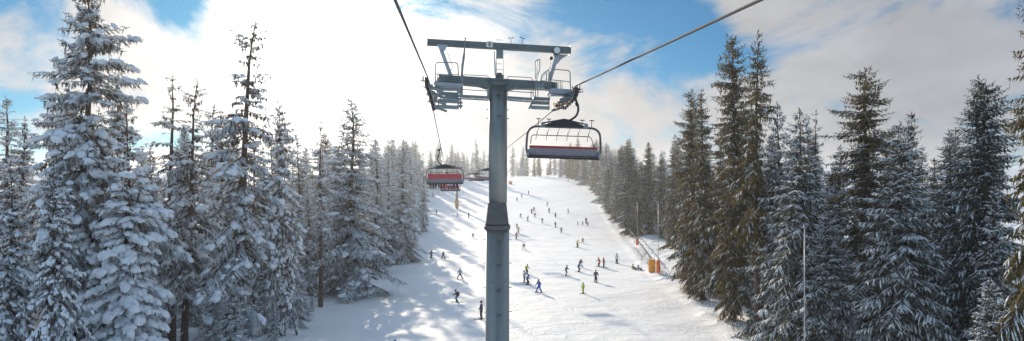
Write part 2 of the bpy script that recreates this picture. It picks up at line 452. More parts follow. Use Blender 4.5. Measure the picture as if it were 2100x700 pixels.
PROTO = {
 'heavy': [spruce(11, 25, 4.6, .10, .46, 6, .85, .32, 1.9, .36, .34, M['needles_rimed'], lump=.5, shape=.72),
           spruce(12, 25, 4.2, .06, .48, 6, .80, .32, 1.6, .38, .38, M['needles_rimed'], lump=.4, shape=.8)],
 'pillow': [spruce(13, 18, 2.9, .02, .52, 6, .45, .34, .5, .5, .80, M['needles_rimed'], lump=.15, shape=.8, puffs=1.35, jit=.7)],
 'sparse': [spruce(21, 25, 2.4, .28, .66, 4, .55, .34, 1.2, .38, .14, M['needles_rimed'], lump=.7, shape=.55),
            spruce(22, 25, 2.8, .26, .62, 5, .60, .34, 1.2, .42, .20, M['needles_rimed'], lump=.7, shape=.65)],
 'frosted': [spruce(31, 20, 3.2, .02, .42, 7, .45, .34, .6, .60, .10, M['needles_frosted'], lump=.25, shape=.8),
             spruce(32, 20, 2.8, .04, .46, 6, .55, .36, .7, .55, .12, M['needles_frosted'], lump=.4, shape=.75)],
 'green': [spruce(41, 25, 3.0, .04, .40, 7, .50, .36, 1.3, .20, .0, M['needles_green'], lump=.55, shape=.55),
           spruce(42, 25, 3.2, .03, .42, 7, .55, .36, 1.2, .26, .0, M['needles_green'], lump=.5, shape=.62)],
 'blunt': [spruce(61, 25, 2.6, .05, .38, 7, .48, .34, 1.3, .20, .0, M['needles_green'], lump=.5, shape=.36),
           spruce(62, 25, 2.9, .04, .38, 7, .44, .34, 1.1, .30, .0, M['needles_fir'], lump=.45, shape=.42)],
 'bare': [spruce(71, 25, 2.5, .30, .42, 6, .50, .36, 1.3, .24, .0, M['needles_green'], lump=.55, shape=.6)],
 'fir': [spruce(51, 20, 3.8, .03, .46, 7, .40, .40, .5, .55, .0, M['needles_fir'], lump=.25, shape=.66, tipup=.1, jit=.8),
         spruce(52, 20, 3.2, .02, .50, 7, .38, .40, .5, .50, .04, M['needles_fir'], lump=.35, shape=.66, jit=1)],
}
TREES = []
def tree(kind, var, px, ytop, d, label, group=None, wid=1.0, lean=0.0, rz=None, name='spruce_tree'):
    tk, cr, sn, H = PROTO[kind][var % len(PROTO[kind])]
    x = (px-CX)/F*d - math.tan(lean)*0
    z = gz(x, d)-0.15
    top = CZ+(HY-ytop)/F*d
    s = max((top-z)/H, 0.04)
    o = empty(name, (x - math.sin(lean)*(top-z), d, z), rz if rz is not None else random.uniform(0, 6.28), label, 'tree', group)
    if lean:
        o.rotation_mode = 'XYZ'; o.rotation_euler = (0, lean, 0)
    o.scale = (s*wid, s*wid, s)
    for nm, me in (('trunk', tk), ('crown', cr), ('snow_cover', sn)): link(nm, me, o)
    TREES.append((px, ytop, d, label)); return o
# --- named trees, left side
LT = [
 ('heavy', 0, 182, -45, 40, 'huge snow-laden spruce at the far left, its top cut off by the frame', 1.2, .0),
 ('heavy', 1, 22, 330, 36, 'snow-laden spruce at the left edge below the tall cut-off spruce', 1.0, 0),
 ('heavy', 1, 243, 118, 47, 'thin-tipped snowy spruce just right of the huge cut-off spruce', .75, 0),
 ('pillow', 0, 262, 208, 38, 'spruce covered in thick round pillows of snow at lower left', 1.0, 0),
 ('sparse', 0, 352, 155, 50, 'sparse dark-tipped spruce with bare trunk right of the pillow-laden one', 1.3, 0),
 ('sparse', 1, 402, 164, 47, 'narrow see-through spruce left of the leaning sunlit spruce', 1.15, .04),
 ('sparse', 1, 520, 38, 45, 'tall leaning sparse spruce in front of the sun glare', 1.4, .065),
 ('heavy', 0, 575, 205, 58, 'broad drooping snowy spruce right of the leaning one', .75, 0),
 ('frosted', 0, 600, 396, 62, 'small perfectly white fir-shaped spruce at the left piste edge', .85, 0),
 ('sparse', 0, 657, 245, 74, 'slender frosted spruce left of the big white cone-shaped one', 1.1, 0),
 ('frosted', 0, 722, 200, 84, 'big white cone-shaped spruce standing at the left edge of the piste', 1.5, 0),
 ('frosted', 1, 772, 287, 108, 'frosted spruce just right of the big white cone-shaped spruce', 1.3, 0),
 ('frosted', 1, 797, 300, 125, 'narrow hazy spruce second right of the big white cone-shaped spruce', .9, 0),
 ('frosted', 0, 826, 286, 122, 'pale frosted spruce whose base meets the shaded snow left of the first hanging chair', 1.3, 0),
 ('frosted', 1, 842, 300, 150, 'pale frosted spruce nearest the left chair on its left side', .8, 0),
 ('frosted', 1, 868, 312, 190, 'hazy white spruce right behind the left chair frame', .9, 0),
 ('heavy', 1, 450, 330, 55, 'snowy spruce filling the gap behind the narrow see-through spruce', .8, 0),
 ('frosted', 1, 545, 470, 57, 'low frosted spruce under the broad drooping spruce', 1.0, 0),
 ('frosted', 0, 480, 560, 43, 'short white sapling at the foot of the leaning spruce', 1.1, 0),
 ('frosted', 0, 440, 500, 52, 'low white spruce between the bare trunks, left of the leaning spruce', 1.3, 0),
 ('frosted', 1, 585, 520, 64, 'low bushy white spruce right beside the small perfectly white one', 1.3, 0),
 ('frosted', 0, 385, 430, 58, 'frosted half-height spruce behind the narrow see-through spruce', 1.3, .0),
 ('frosted', 1, 335, 380, 52, 'frosted half-height spruce between the pillow-laden and the bare-trunked ones', 1.2, .0),
 ('heavy', 1, 540, 300, 66, 'snowy spruce filling the gap right behind the leaning spruce', 1.0, .0),
 ('frosted', 1, 632, 380, 80, 'bushy frosted spruce at the foot of the slender frosted one', 1.3, .0),
 ('heavy', 0, 480, 280, 72, 'wide snow-laden spruce far behind the leaning spruce', 1.0, .0),
 ('frosted', 0, 690, 420, 90, 'half-height frosted spruce left behind the big white cone-shaped one', 1.4, .0),
 ('frosted', 0, 780, 390, 118, 'half-height bushy spruce beside the yellow mat on the left edge', 1.5, .0),
 ('frosted', 1, 612, 290, 88, 'frosted spruce in the second row left of the slender frosted one', 1.4, .0),
 ('frosted', 0, 690, 300, 104, 'frosted second-row spruce close left of the big white cone-shaped one', 1.4, .0),
 ('frosted', 1, 500, 350, 84, 'frosted second-row spruce seen through the leaning spruce', 1.5, .0),
 ('heavy', 1, 310, 300, 62, 'snowy second-row spruce between the pillow-laden and the bare-trunked ones', 1.3, .0),
 ('heavy', 1, 455, 225, 66, 'snowy spruce in the second row just left behind the leaning spruce', 1.2, .0),
 ('frosted', 0, 378, 262, 68, 'frosted second-row spruce directly behind the narrow see-through spruce', 1.3, .0),
 ('frosted', 1, 560, 610, 55, 'small white spruce nearest the bottom left corner of the piste', 1.5, .0),
 ('frosted', 0, 620, 560, 66, 'small white spruce on the shaded piste edge behind the nearest small one', 1.5, .0),
 ('heavy', 0, 110, 330, 33, 'nearest snow-laden lower spruce at bottom left', .75, 0),
]
RT = [
 ('blunt', 0, 1503, 72, 65, 'tall dark-topped spruce, left one of the pair above the right piste edge', 1.0, 0),
 ('bare', 0, 1552, 64, 58, 'tall spruce with bare brown trunk, right one of the pair at the piste edge', .85, 0),
 ('blunt', 0, 1418, 185, 84, 'sun-browned spruce left of the tall pair', .95, 0),
 ('green', 1, 1440, 180, 78, 'snow-dusted spruce directly left of the tall pair', .9, 0),
 ('green', 1, 1380, 296, 140, 'green-brown spruce behind the orange-padded snow lance', 1.0, 0),
 ('fir', 1, 1596, 214, 57, 'spruce tucked behind the right one of the tall pair', .9, 0),
 ('fir', 0, 1640, 226, 50, 'broad dark spruce with snow-edged fronds behind the tall silver lance', .95, 0),
 ('sparse', 0, 1672, 228, 62, 'thin sparse-topped spruce between the pair and the wide brown spruce', .9, 0),
 ('blunt', 0, 1775, 142, 56, 'wide brown-green spruce with dense ragged top in the right forest', 1.45, 0),
 ('fir', 0, 1845, 254, 42, 'large dark fir with snowy tiered fronds at lower right', 1.05, 0),
 ('fir', 1, 1892, 300, 56, 'small-topped spruce just right of the large tiered fir', .8, 0),
 ('fir', 1, 1948, 270, 50, 'pointed snow-dusted spruce midway between tiered fir and dark column spruce', .85, 0),
 ('fir', 1, 1722, 300, 68, 'second-row spruce between the broad dark and the wide brown-green spruces', 1.1, 0),
 ('blunt', 1, 1985, 318, 62, 'second-row spruce seen just left of the dark column spruce', 1.2, 0),
 ('green', 0, 1915, 325, 70, 'second-row spruce behind the large tiered fir on its right', 1.2, 0),
 ('blunt', 1, 2020, 165, 47, 'dark column-shaped spruce near the right edge', 1.25, 0),
 ('fir', 1, 2040, 380, 38, 'snow-edged spruce in front of the dark column spruce', .85, 0),
 ('fir', 0, 2030, 572, 30, 'little snowy sapling in the bottom right corner', .95, 0),
 ('green', 1, 2128, -190, 30, 'olive-brown spruce cut off by the right edge of the frame', .62, 0),
 ('fir', 0, 1700, 430, 47, 'half-height frosted fir behind and right of the silver lance', 1.3, 0),
 ('green', 0, 1330, 292, 172, 'shaded spruce above the grey inclined pipe', 1.0, 0),
 ('green', 1, 1356, 310, 160, 'brownish spruce between the two orange-footed lances', .9, 0),
 ('green', 0, 1474, 330, 80, 'lower brown spruce under the tall pair on the left', 1.1, 0),
 ('fir', 0, 1565, 420, 62, 'lower frosted spruce behind the bare brown trunk', 1.1, 0),
]
for k, v, px, yt, d, lb, wd, ln in LT: tree(k, v, px, yt, d, lb, 'snow-covered spruces left of the piste', wd, ln)
for k, v, px, yt, d, lb, wd, ln in RT: tree(k, v, px, yt, d, lb, 'dark spruces right of the piste', wd, ln)
NAMED = list(TREES)
# --- the forest behind them
REL = {}
def auto(kind, px, yt, d, side):
    best = min(NAMED, key=lambda t: abs(t[0]-px)+abs(t[2]-d)*.3)
    return best
used = {}
def forest(kinds, px, yt, d, side, wid):
    kd, vr = random.choice(kinds)
    far = 'distant' if d > 260 else ('mid-distance' if d > 130 else 'background')
    look = {'blunt': 'ragged column-shaped', 'heavy': 'snow-laden', 'pillow': 'snow-pillowed', 'sparse': 'thin', 'frosted': 'white frosted', 'green': 'brown-green', 'fir': 'dark snow-edged'}[kd]
    place = ('in the forest left of the piste' if side < 0 else 'in the forest right of the piste') if side else 'on the skyline at the top of the piste'
    lb = f'{far} {look} spruce {place}'
    tree(kd, vr, px, yt, d, lb, lb.replace('spruce ', 'spruces '), wid, random.gauss(0, .02))
rnd = random.Random(5)
FL = [('frosted', 0), ('frosted', 1), ('frosted', 0), ('frosted', 1), ('heavy', 1)]
FLn = [('heavy', 0), ('heavy', 1), ('sparse', 1), ('frosted', 1)]
FRn = [('green', 0), ('green', 1), ('blunt', 0), ('blunt', 1), ('fir', 0), ('fir', 1)]
FRf = [('green', 0), ('green', 1), ('blunt', 1), ('fir', 1), ('frosted', 1)]
n = 0
for side, edge, nearset, farset in ((-1, LE, FLn, FL), (1, RE, FRn, FRf)):
    for row in range(4):
        d = 50.0+row*3
        while d < (470 if row < 3 else 260):
            x = interp(edge, d)+side*((3.0, 9.5, 17.0, 33.0)[row]+rnd.uniform(-2, 2)+ (3 if d < 80 else 0) + (8 if side > 0 and 92 < d < 165 else 0))
            px = CX+x/d*F
            hgt = rnd.uniform(15, 23) if side < 0 else rnd.uniform(16, 24)
            if row >= 3: hgt += 2
            if d > 150: hgt = rnd.uniform(14, 27)
            if rnd.random() < .2: hgt *= .7
            yt = HY-(gz(x, d)+hgt-CZ)/d*F
            clash = min(math.hypot(((t[0]-CX)/F*t[2])-x, t[2]-d) for t in NAMED)
            if -60 < px < 2160 and clash > 3.2:
                forest(nearset if d < 130 else farset, px, yt, d, side, rnd.uniform(.9, 1.4)*(1.3 if row == 3 or d > 150 else 1)); n += 1
            d += (6.5 if d < 120 else (9 if d < 250 else 12.5))*rnd.uniform(.75, 1.3)*(1+.5*row)
# skyline trees beyond the crest
for i in range(44):
    px = 905+i*9+rnd.uniform(-5, 5); d = rnd.uniform(520, 590)
    yt = rnd.uniform(296, 322) if rnd.random() < .7 else rnd.uniform(318, 336)
    forest([('frosted', 0), ('frosted', 1), ('frosted', 0), ('green', 1)], px, yt, d, 0, rnd.uniform(1.1, 1.5)); n += 1
print('forest', n, 'faces', sum(len(m.polygons) for m in bpy.data.meshes))

# snow-crusted young plants along the left edge of the piste
SAP = [(858, 425, 10), (846, 436, 11), (872, 415, 9), (836, 455, 12), (888, 404, 8), (850, 415, 14), (828, 470, 16), (505, 690, 62), (560, 672, 50), (900, 398, 7), (862, 405, 12), (640, 640, 22), (905, 392, 9)]
for i, (px, py, hp) in enumerate(SAP):
    g = foot(px, py); yt = py-hp*1.6
    tree('frosted', i, px, yt, g.y, 'knee- to head-high rime-white young spruce at the left piste edge', 'young spruces at the left piste edge', 1.5, name='young_spruce')

# ------------------------------------------------------------------ dead twigs and weeds poking through the snow at the piste edges
bw = MB(); rb_ = random.Random(8)
for i in range(2600):
    side = 1 if i % 3 else -1
    d = rb_.uniform(46, 175); e = interp(RE if side > 0 else LE, d)
    x = e+side*abs(rb_.gauss(1.0, 2.6)); z = gz(x, d)
    if mnoise.noise(Vector((x*.3, d*.12, 2))) < -.05: continue
    h = rb_.uniform(.12, .55)*(1.7 if side > 0 and d < 110 else 1); a = rb_.uniform(0, 6.28); l = rb_.uniform(.1, .45)
    p = Vector((x, d, z-.03)); q = p+Vector((math.cos(a)*l, math.sin(a)*l, h))
    bw.tube([p, p.lerp(q, .5)+Vector((0, 0, .05)), q], [.018, .013, .006], 3, caps=False)
    if h > .3:
        for k in range(2): t = p.lerp(q, .4+.25*k); bw.tube([t, t+Vector((rb_.uniform(-.2, .2), rb_.uniform(-.2, .2), .12))], [.01, .005], 3, caps=False)
tag(bw.build('brushwood', M['bark']), 'dead brown twigs poking out of the snow along the piste edges', 'brushwood', kind='stuff')

# ------------------------------------------------------------------ ropes
LROPE = [Vector((-1.72+.098*20, -10.2, CZ+2.94-.118*20)), W(810, 0, 9.8), W(876, 156, 25.6), W(883, 180, 27.4), W(888, 208, 29.6)]
def lrope(d):
    t = d-28; return Vector((-3.44-.0865*t, d, CZ+4.45-.0255*t+.000262*t*t))
def rrope(d):
    t = d-28; return Vector((2.52-.0895*t, d, CZ+4.42+.006*t+.000127*t*t))
RROPE = [Vector((3.99+2, -9.3, CZ+1.6)), W(1560, 0, 10.7), W(1182, 176, 25.8), W(1176, 186, 27.5)]
lr = MB().tube(LROPE+[lrope(d) for d in [31, 35]+list(range(40, 266, 6))+[265, 300, 360, 440]], 0.028, 6).build('haul_rope', M['rope'])
tag(lr, 'dark haul rope running up over the left arm of the near tower', 'rope', 'haul ropes')
rr_ = MB().tube(RROPE+[rrope(d) for d in [30, 35]+list(range(40, 266, 6))+[265, 300, 360, 440]], 0.028, 6).build('haul_rope', M['rope'])
tag(rr_, 'dark haul rope running off to the upper right from the near tower', 'rope', 'haul ropes')

# ------------------------------------------------------------------ towers
def rr(b, pts, r=.022, rad=.12): b.tube(arc(pts, rad), r, 7); return b
def near_tower():
    T0 = Vector((-0.62, 28, gz(-.62, 28)))
    root = empty('lift_tower', T0, R(5.3), 'near steel chairlift tower with walkways and the number 8 on its top beam', 'lift tower', 'chairlift towers')
    Mr = Matrix.Translation(T0) @ Matrix.Rotation(R(5.3), 4, 'Z')
    Mh = Mr @ Matrix.Translation(Vector((0.07, 0, 0)))
    Minv = Mr.inverted()
    def P(x, y, dy=0.0): return Minv @ W(x, y, 28+dy)
    # shaft
    zc = P(1020, 467).z; zt = P(1023, 176).z; zk = P(1020, 416).z
    MB().lathe([(.52, -.6), (.52, .25), (.50, .27), (.502, zc-.08)], (0, 0, 0), 48).build('lower_shaft', M['shaft'], root)
    f = MB().lathe([(.50, zc-.08), (.545, zc-.075), (.55, zc-.005), (.55, zc+.005), (.545, zc+.09), (.5, zc+.095)], (0, 0, 0), 48)
    for k in range(28):
        a = 2*math.pi*k/28; f.lathe([(.016, zc+.095), (.016, zc+.135)], (.515*math.cos(a), .515*math.sin(a), 0), 6)
    f.build('flange', M['paint_dark'], root)
    MB().lathe([(.485, zc+.095), (.485, zc+.16), (.385, zk), (.378, zk+.01)], (0, 0, 0), 48).build('shaft_cone', M['paint_dark'], root)
    MB().lathe([(.378, zk+.01), (.385, (zk+zt)/2), (.385, zt-.05)], (.03, 0, 0), 48).build('upper_shaft', M['shaft'], root)
    for (yy, rad_, cx_) in ((300, .385, .03), (575, .502, 0)):
        z = P(1020, yy).z; MB().lathe([(rad_+.001, z-.012), (rad_+.006, z-.006), (rad_+.006, z+.006), (rad_+.001, z+.012)], (cx_, 0, 0), 48).build('weld_seam', M['steel'], root)
    for (yy, rad_) in ((197, .385), (240, .385), (492, .502), (540, .502), (590, .502), (640, .502)):
        MB().box((.04, -rad_-.012, P(1020, yy).z), (.20, .05, .035)).build('rung_bracket', M['paint_dark'], root)
    for (yy, hw) in ((243, .40), (225, .40), (492, .51), (540, .51), (590, .51), (640, .51)):
        z = P(1020, yy).z
        for sx in (-1, 1):
            MB().tube([(sx*(hw-.05)+.02, 0, z), (sx*(hw+.05)+.02, 0, z), (sx*(hw+.07)+.02, 0, z)], [.016, .016, .026], 7).build('climbing_peg', M['paint_dark'], root)
    sl = math.tan(R(2.1))
    def rotb(): return Matrix.Rotation(R(2.1), 3, 'Y')
    # top collar
    MB().lathe([(.385, zt-.06), (.46, zt+.03), (.50, zt+.10)], (.03, 0, 0), 32).build('top_collar', M['beam'], root)
    # main beam with a deeper middle
    a, b_ = P(897, 158), P(1143, 177)
    L, Rr = P(900, 157), P(1143, 168.5)
    def zb(x): return L.z+(Rr.z-L.z)*(x-L.x)/(Rr.x-L.x)
    poly = [(L.x, zb(L.x)), (Rr.x, zb(Rr.x)), (Rr.x, zb(Rr.x)-.30), (.75, zb(.75)-.36), (.5, zb(.5)-.44), (-.45, zb(-.45)-.44), (-.75, zb(-.75)-.36), (L.x, zb(L.x)-.30)]
    m = MB().prism(poly, -.22, .22)
    beam = m.build('main_beam', M['beam'], root)
    h = MB()
    for xx in (-.82, .72): h.lathe([(.045, -.012), (.045, .0)], (xx, -.222, zb(xx)-.13), 12, 'y')
    for xx in (-1.9, -.3, .3, 1.7): h.box((xx, -.235, zb(xx)-.17), (.03, .03, .33))
    h.build('beam_plate', M['paint_dark'], beam)
    # gantry beam above
    g0, g1 = P(877, 87), P(1169, 104)
    g = MB().bar(g0, g1, .27, .26)
    for q in (g0, g1): g.box(q, (.03, .33, .33), rotb())
    gb = g.build('gantry_beam', M['beam'], root)
    p = P(881, 98); MB().box(p, (.02, .02, .12)).build('hook', M['steel_light'], gb)
    # number board
    c = P(1004, 91, -.19)
    sg = MB().box(c, (.27, .02, .25), rotb()).build('number_board', M['white'], root)
    dg = MB()
    for dz, r_ in ((.037, .030), (-.040, .036)):
        ring = [(c.x+r_*math.cos(t*math.pi/8)+.002*0, c.y-.02, c.z+dz+r_*1.05*math.sin(t*math.pi/8)) for t in range(17)]
        dg.tube(ring, .0125, 6, caps=False)
    dg.build('digit', M['black'], sg)
    # diagonal struts, with flared heads
    st = MB().bar(P(903, 97), P(926, 160), .17, .16).prism([(P(895, 93).x, P(895, 94).z), (P(918, 93).x, P(918, 95.5).z), (P(911, 107).x, P(911, 107).z), (P(903, 105).x, P(903, 105).z)], -.07, .07)
    st.build('strut', M['steel_light'], root)
    st = MB().bar(P(1143, 113), P(1127, 166), .17, .16).prism([(P(1136, 105).x, P(1136, 109).z), (P(1166, 108).x, P(1166, 110.5).z), (P(1152, 122).x, P(1152, 120).z), (P(1145, 130).x, P(1145, 130).z)], -.07, .07)
    st.build('strut', M['steel_light'], root)
    rr(MB(), [P(911, 103), P(915, 102), P(929, 138), P(926, 144), P(923, 142)], .014, .05).build('grab_rail', M['steel_light'], root)
    rr(MB(), [P(1129, 128), P(1126, 142), P(1112, 158), P(1109, 168)], .016, .1).build('grab_rail', M['steel_light'], root)
    # round lamp
    c = P(1142, 104, -.27)
    lp = MB().lathe([(.175, -.06), (.18, 0), (.18, .10), (.11, .16)], c, 28, 'y').build('round_lamp', M['paint_dark'], root)
    MB().lathe([(.128, -.006), (.13, .0)], c+Vector((0, -.062, 0)), 28, 'y').build('lens', M['white'], lp)
    MB().lathe([(.07, -.05), (.07, .05)], P(1130.5, 120, -.16), 16, 'y').build('pulley', M['black'], root)
    # centre ladder frame, hatch, thin ladder on top
    cl = MB()
    for x in (1017, 1031): cl.bar(P(x, 101), P(x+.8, 160), .035, .05)
    for y in (120, 131, 143, 153): cl.tube([P(1017, y), P(1031.5, y+.5)], .013, 6)
    for x in (1018, 1032.5): cl.tube([P(x, 76), P(x, 101)], .010, 5)
    for y in (82, 89, 96): cl.tube([P(1018, y), P(1032.5, y+.6)], .010, 5)
    lad = cl.build('ladder', M['steel_light'], root)
    MB().prism([(P(1016.5, 0).x, P(0, 119).z), (P(1031.5, 0).x, P(0, 119).z), (P(1031.5, 0).x, P(0, 105).z), (P(1028, 0).x, P(0, 101.5).z), (P(1024, 0).x, P(0, 100.2).z), (P(1020, 0).x, P(0, 101.5).z), (P(1016.5, 0).x, P(0, 105).z)], -.07, .09).build('hatch_panel', M['steel'], root)
    MB().prism([(P(1011, 0).x, P(0, 105).z), (P(1014, 0).x, P(0, 158).z), (P(1017, 0).x, P(0, 158).z), (P(1015, 0).x, P(0, 105).z)], .02, .10).build('ladder_rail', M['white'], root)
    MB().box(P(1024, 158, -.1), (.36, .3, .1)).box(P(1024, 153, -.1), (.2, .18, .12)).build('ladder_foot', M['paint_dark'], root)
    # wind meters
    for x0, y0, tilt in ((1048, 91, 0), (1071, 92, 3)):
        w = MB().tube([P(x0, y0), P(x0, 79)], .012, 5); w.tube([P(x0-4, 78-tilt*.4), P(x0+4, 78+tilt*.5)], .009, 5)
        for e in (-4, 4): w.lathe([(.01, -.03), (.034, 0), (.01, .03)], P(x0+e, 78+(tilt*.45 if e > 0 else -tilt*.4)), 8)
        w.build('anemometer', M['paint_dark'], root)
    # long mast at the left arm
    ms = MB().tube([P(947, 200, -.35), P(948, 135, -.35), P(951, 120, -.35), P(953.5, 92, -.3), P(954, 80, -.3)], [.045, .045, .05, .022, .022], 8)
    ms.bar(P(946, 165, -.42), P(951, 113, -.42), .09, .07); ms.box(P(954, 79, -.3), (.10, .08, .05)); ms.box(P(953, 86, -.25), (.09, .16, .06))
    ms.build('mast', M['steel'], root)
    # left basket
    lb = MB()
    for dy in (-.45, .75):
        rr(lb, [P(893.5, 178, dy), P(893.5, 128, dy), P(939, 129, dy), P(941, 178, dy)], .022, .14)
        lb.tube([P(893.5, 152, dy), P(940, 153, dy)], .018, 6); lb.tube([P(893.5, 166, dy), P(940, 167, dy)], .014, 6)
    for x in (893.5, 940): lb.tube([P(x, 152, -.45), P(x, 153, .75)], .018, 6)
    for x in (897.5, 901.5, 905): lb.bar(P(x, 153, -.4), P(x, 172, -.4), .028, .04)
    lb.build('basket_rail', M['steel'], root)
    pl = MB(); pl.box(P(920, 178, 0), (1.15, 1.5, .06), rotb())
    pl.box(P(920, 174, -.72), (1.18, .04, .12), rotb()); pl.box(P(920, 184, -.55), (1.0, .10, .10), rotb()); pl.box(P(919, 184, .5), (1.0, .10, .10), rotb())
    for k in range(9): pl.box(P(897+k*5.4, 181.5, -.3), (.03, 1.0, .09), rotb())
    pl.build('work_platform', M['steel_light'], root)
    # left stair slabs stepping down toward the viewer
    for (x0, x1, y, dy) in ((900, 939, 194, -.8), (913, 939, 201, -1.1), (899, 941, 209, -1.6), (899, 940, 221, -2.1)):
        s = MB(); c = (P(x0, y, dy)+P(x1, y, dy))/2; w = (P(x1, y, dy)-P(x0, y, dy)).length
        s.box(c, (w, .46, .05), rotb()); s.box(c+Vector((0, -.23, .0)), (w*1.01, .035, .13), rotb())
        for k in range(8): s.box(c+Vector((w*(k/7-.5)*.95, 0, -.035)), (.022, .44, .03))
        s.build('step_plate', M['steel'], root)
    sd = MB()
    for x, y0, y1, dy in ((939, 184, 225, -1.0), (944, 184, 224, -1.6), (899, 206, 224, -2.0)): sd.bar(P(x, y0, dy), P(x+.5, y1, dy), .05, .07)
    for k in range(5): sd.box(P(943+random.uniform(-2, 2), 190+k*7, -1.4), (.16, .2, .08))
    sd.build('step_hanger', M['steel'], root)
    # right basket
    rb = MB()
    for dy in (-.45, .75):
        rr(rb, [P(1129, 188, dy), P(1130, 142, dy), P(1169, 145, dy), P(1170, 190, dy)], .022, .14)
        rb.tube([P(1130, 164, dy), P(1169, 168, dy)], .018, 6)
    for x, y in ((1130, 164), (1169, 168)): rb.tube([P(x, y, -.45), P(x, y, .75)], .018, 6)
    for x in (1140, 1144.5, 1149, 1152.5): rb.bar(P(x, 166, -.4), P(x, 185, -.4), .028, .04)
    rb.tube([P(1120, 188, -.4), P(1121, 150, -.4)], .02, 6); rb.tube([P(1125, 192, -.4), P(1126, 146, -.4)], .025, 6)
    rr(rb, [P(1109, 170, -.4), P(1110, 155, -.4), P(1120, 146, -.4), P(1126, 144, -.4)], .018, .1)
    rb.build('basket_rail', M['steel'], root)
    pl = MB(); pl.box(P(1149, 190, 0), (1.0, 1.5, .06), rotb()); pl.box(P(1149, 188.5, -.72), (1.0, .04, .14), rotb())
    for dy in (-.55, 0, .5): pl.tube([P(1128, 194, dy), P(1168, 196.5, dy)], .065, 10)
    for k in range(7): pl.box(P(1132+k*5.4, 193, -.3), (.03, 1.0, .08), rotb())
    pl.build('work_platform', M['steel_light'], root)
    ju = MB()      # junction box and lifting loop
    ju.box(P(1108, 176, -.3), (.34, .14, .22)); ju.box(P(1112, 168, -.33), (.25, .1, .1)); ju.box(P(1100, 173, -.3), (.12, .14, .3))
    ju.build('junction_box', M['steel'], root)
    rr(MB(), [P(1098, 163, -.2), P(1098, 125, -.2), P(1107, 121.5, -.2), P(1107, 143, -.2), P(1102, 155, -.2)], .022, .05).bar(P(1100.5, 164, -.2), P(1101, 124, -.2), .05, .03).build('lifting_loop', M['steel_light'], root)
    for (x0, x1, y, dy) in ((1092, 1126, 203, -.8), (1090, 1124, 211, -1.3), (1088, 1125, 221, -1.9)):
        s = MB(); c = (P(x0, y, dy)+P(x1, y+1.5, dy))/2; w = (P(x1, y, dy)-P(x0, y, dy)).length
        s.box(c, (w, .46, .05), rotb()); s.tube([c+Vector((-w/2, -.23, 0)), c+Vector((w/2, -.23, -.03))], .065, 10)
        for k in range(8): s.box(c+Vector((w*(k/7-.5)*.95, 0, -.035)), (.022, .44, .03))
        s.build('step_plate', M['steel'], root)
    sd = MB(); sd.bar(P(1098, 198, -.9), P(1085, 223, -2.0), .06, .05); sd.bar(P(1126, 192, -1.0), P(1126, 225, -2.0), .04, .05)
    for x in (1089, 1093.5, 1098, 1103): sd.bar(P(x, 183, -.3), P(x, 203, -.4), .035, .04)
    sd.build('step_hanger', M['steel'], root)
    # handrails over the beam and walkways under it
    rr(MB(), [P(950, 160), P(951, 153.5), P(1001, 156), P(1004, 164)], .018, .1).build('handrail', M['steel_light'], root)
    rr(MB(), [P(1040, 164), P(1041, 157), P(1090, 159.5), P(1093, 168)], .018, .1).build('handrail', M['steel_light'], root)
    for (x0, x1, y0, y1) in ((948, 1003, 198, 201), (1041, 1094, 201, 204.5)):
        w = MB()
        for dy in (-.3, .3): w.bar(P(x0, y0-1, dy), P(x1, y1-1, dy), .10, .06, (0, 1, 0))
        c = (P(x0, y0, 0)+P(x1, y1, 0))/2; w.box(c, ((P(x1, y1)-P(x0, y0)).length, .6, .04), rotb())
        for k in range(5): xx = x0+(x1-x0)*k/4; yy = y0+(y1-y0)*k/4; w.bar(P(xx, yy-3, -.32), P(xx, yy+4.5, -.32), .04, .03)
        w.tube([P(x0, y0+5, -.3), P(x1, y1+5, -.3)], .03, 6)
        w.build('walkway', M['steel'], root)
        r_ = MB()
        for dy in (-.3, .3): r_.tube([P(x0, y0-14, dy), P(x1, y1-14, dy)], .018, 6); r_.tube([P(x0+.5, y0-14, dy), P(x0+.5, y0, dy)], .018, 6); r_.tube([P(x1-.5, y1-14, dy), P(x1-.5, y1, dy)], .018, 6)
        r_.build('walkway_rail', M['steel'], root)
    MB().bar(P(1001, 178, -.1), P(1002, 200, -.1), .14, .06).build('bracket', M['white'], root)
    # sheave trains following the rope
    def train(pts, side, nm):
        frame = MB(); pts = [Minv @ p for p in pts]
        n = 8
        tot = []
        for i in range(n):
            t = i/(n-1)*(len(pts)-1); k = min(int(t), len(pts)-2); p = pts[k].lerp(pts[k+1], t-k); tot.append(p)
        root_s = None
        for a, b in zip(tot, tot[1:]): frame.bar(a+Vector((-side*.10, 0, -.30)), b+Vector((-side*.10, 0, -.30)), .05, .16)
        for i in range(0, n-1, 2):
            a, b = tot[i], tot[i+1]; frame.bar(a+Vector((-side*.08, 0, -.22)), b+Vector((-side*.08, 0, -.22)), .07, .10)
            mid = (a+b)/2; frame.box(mid+Vector((-side*.16, 0, -.32)), (.12, .18, .18))
            frame.bar(mid+Vector((-side*.16, 0, -.35)), mid+Vector((-side*.62, 0, -.50)), .07, .10)
            frame.tube([mid+Vector((side*.1, 0, -.1)), mid+Vector((side*.30, -.05, -.06))], .018, 6)
            frame.box(mid+Vector((side*.16, 0, -.02)), (.05, .16, .2))
        fr = frame.build('sheave_frame', M['steel'] if side < 0 else M['beam'], root)
        for p in tot:
            s = MB().lathe([(.06, -.07), (.20, -.065), (.215, -.045), (.185, -.03), (.175, 0), (.185, .03), (.215, .045), (.20, .065), (.06, .07)], p+Vector((0, 0, -.20)), 20, 'x')
            s.build('sheave', M['black'] if side < 0 else M['black'], fr)
            MB().lathe([(.09, -.075), (.10, -.072), (.10, .072), (.09, .075)], p+Vector((0, 0, -.20)), 12, 'x').build('hub', M['steel'], fr)
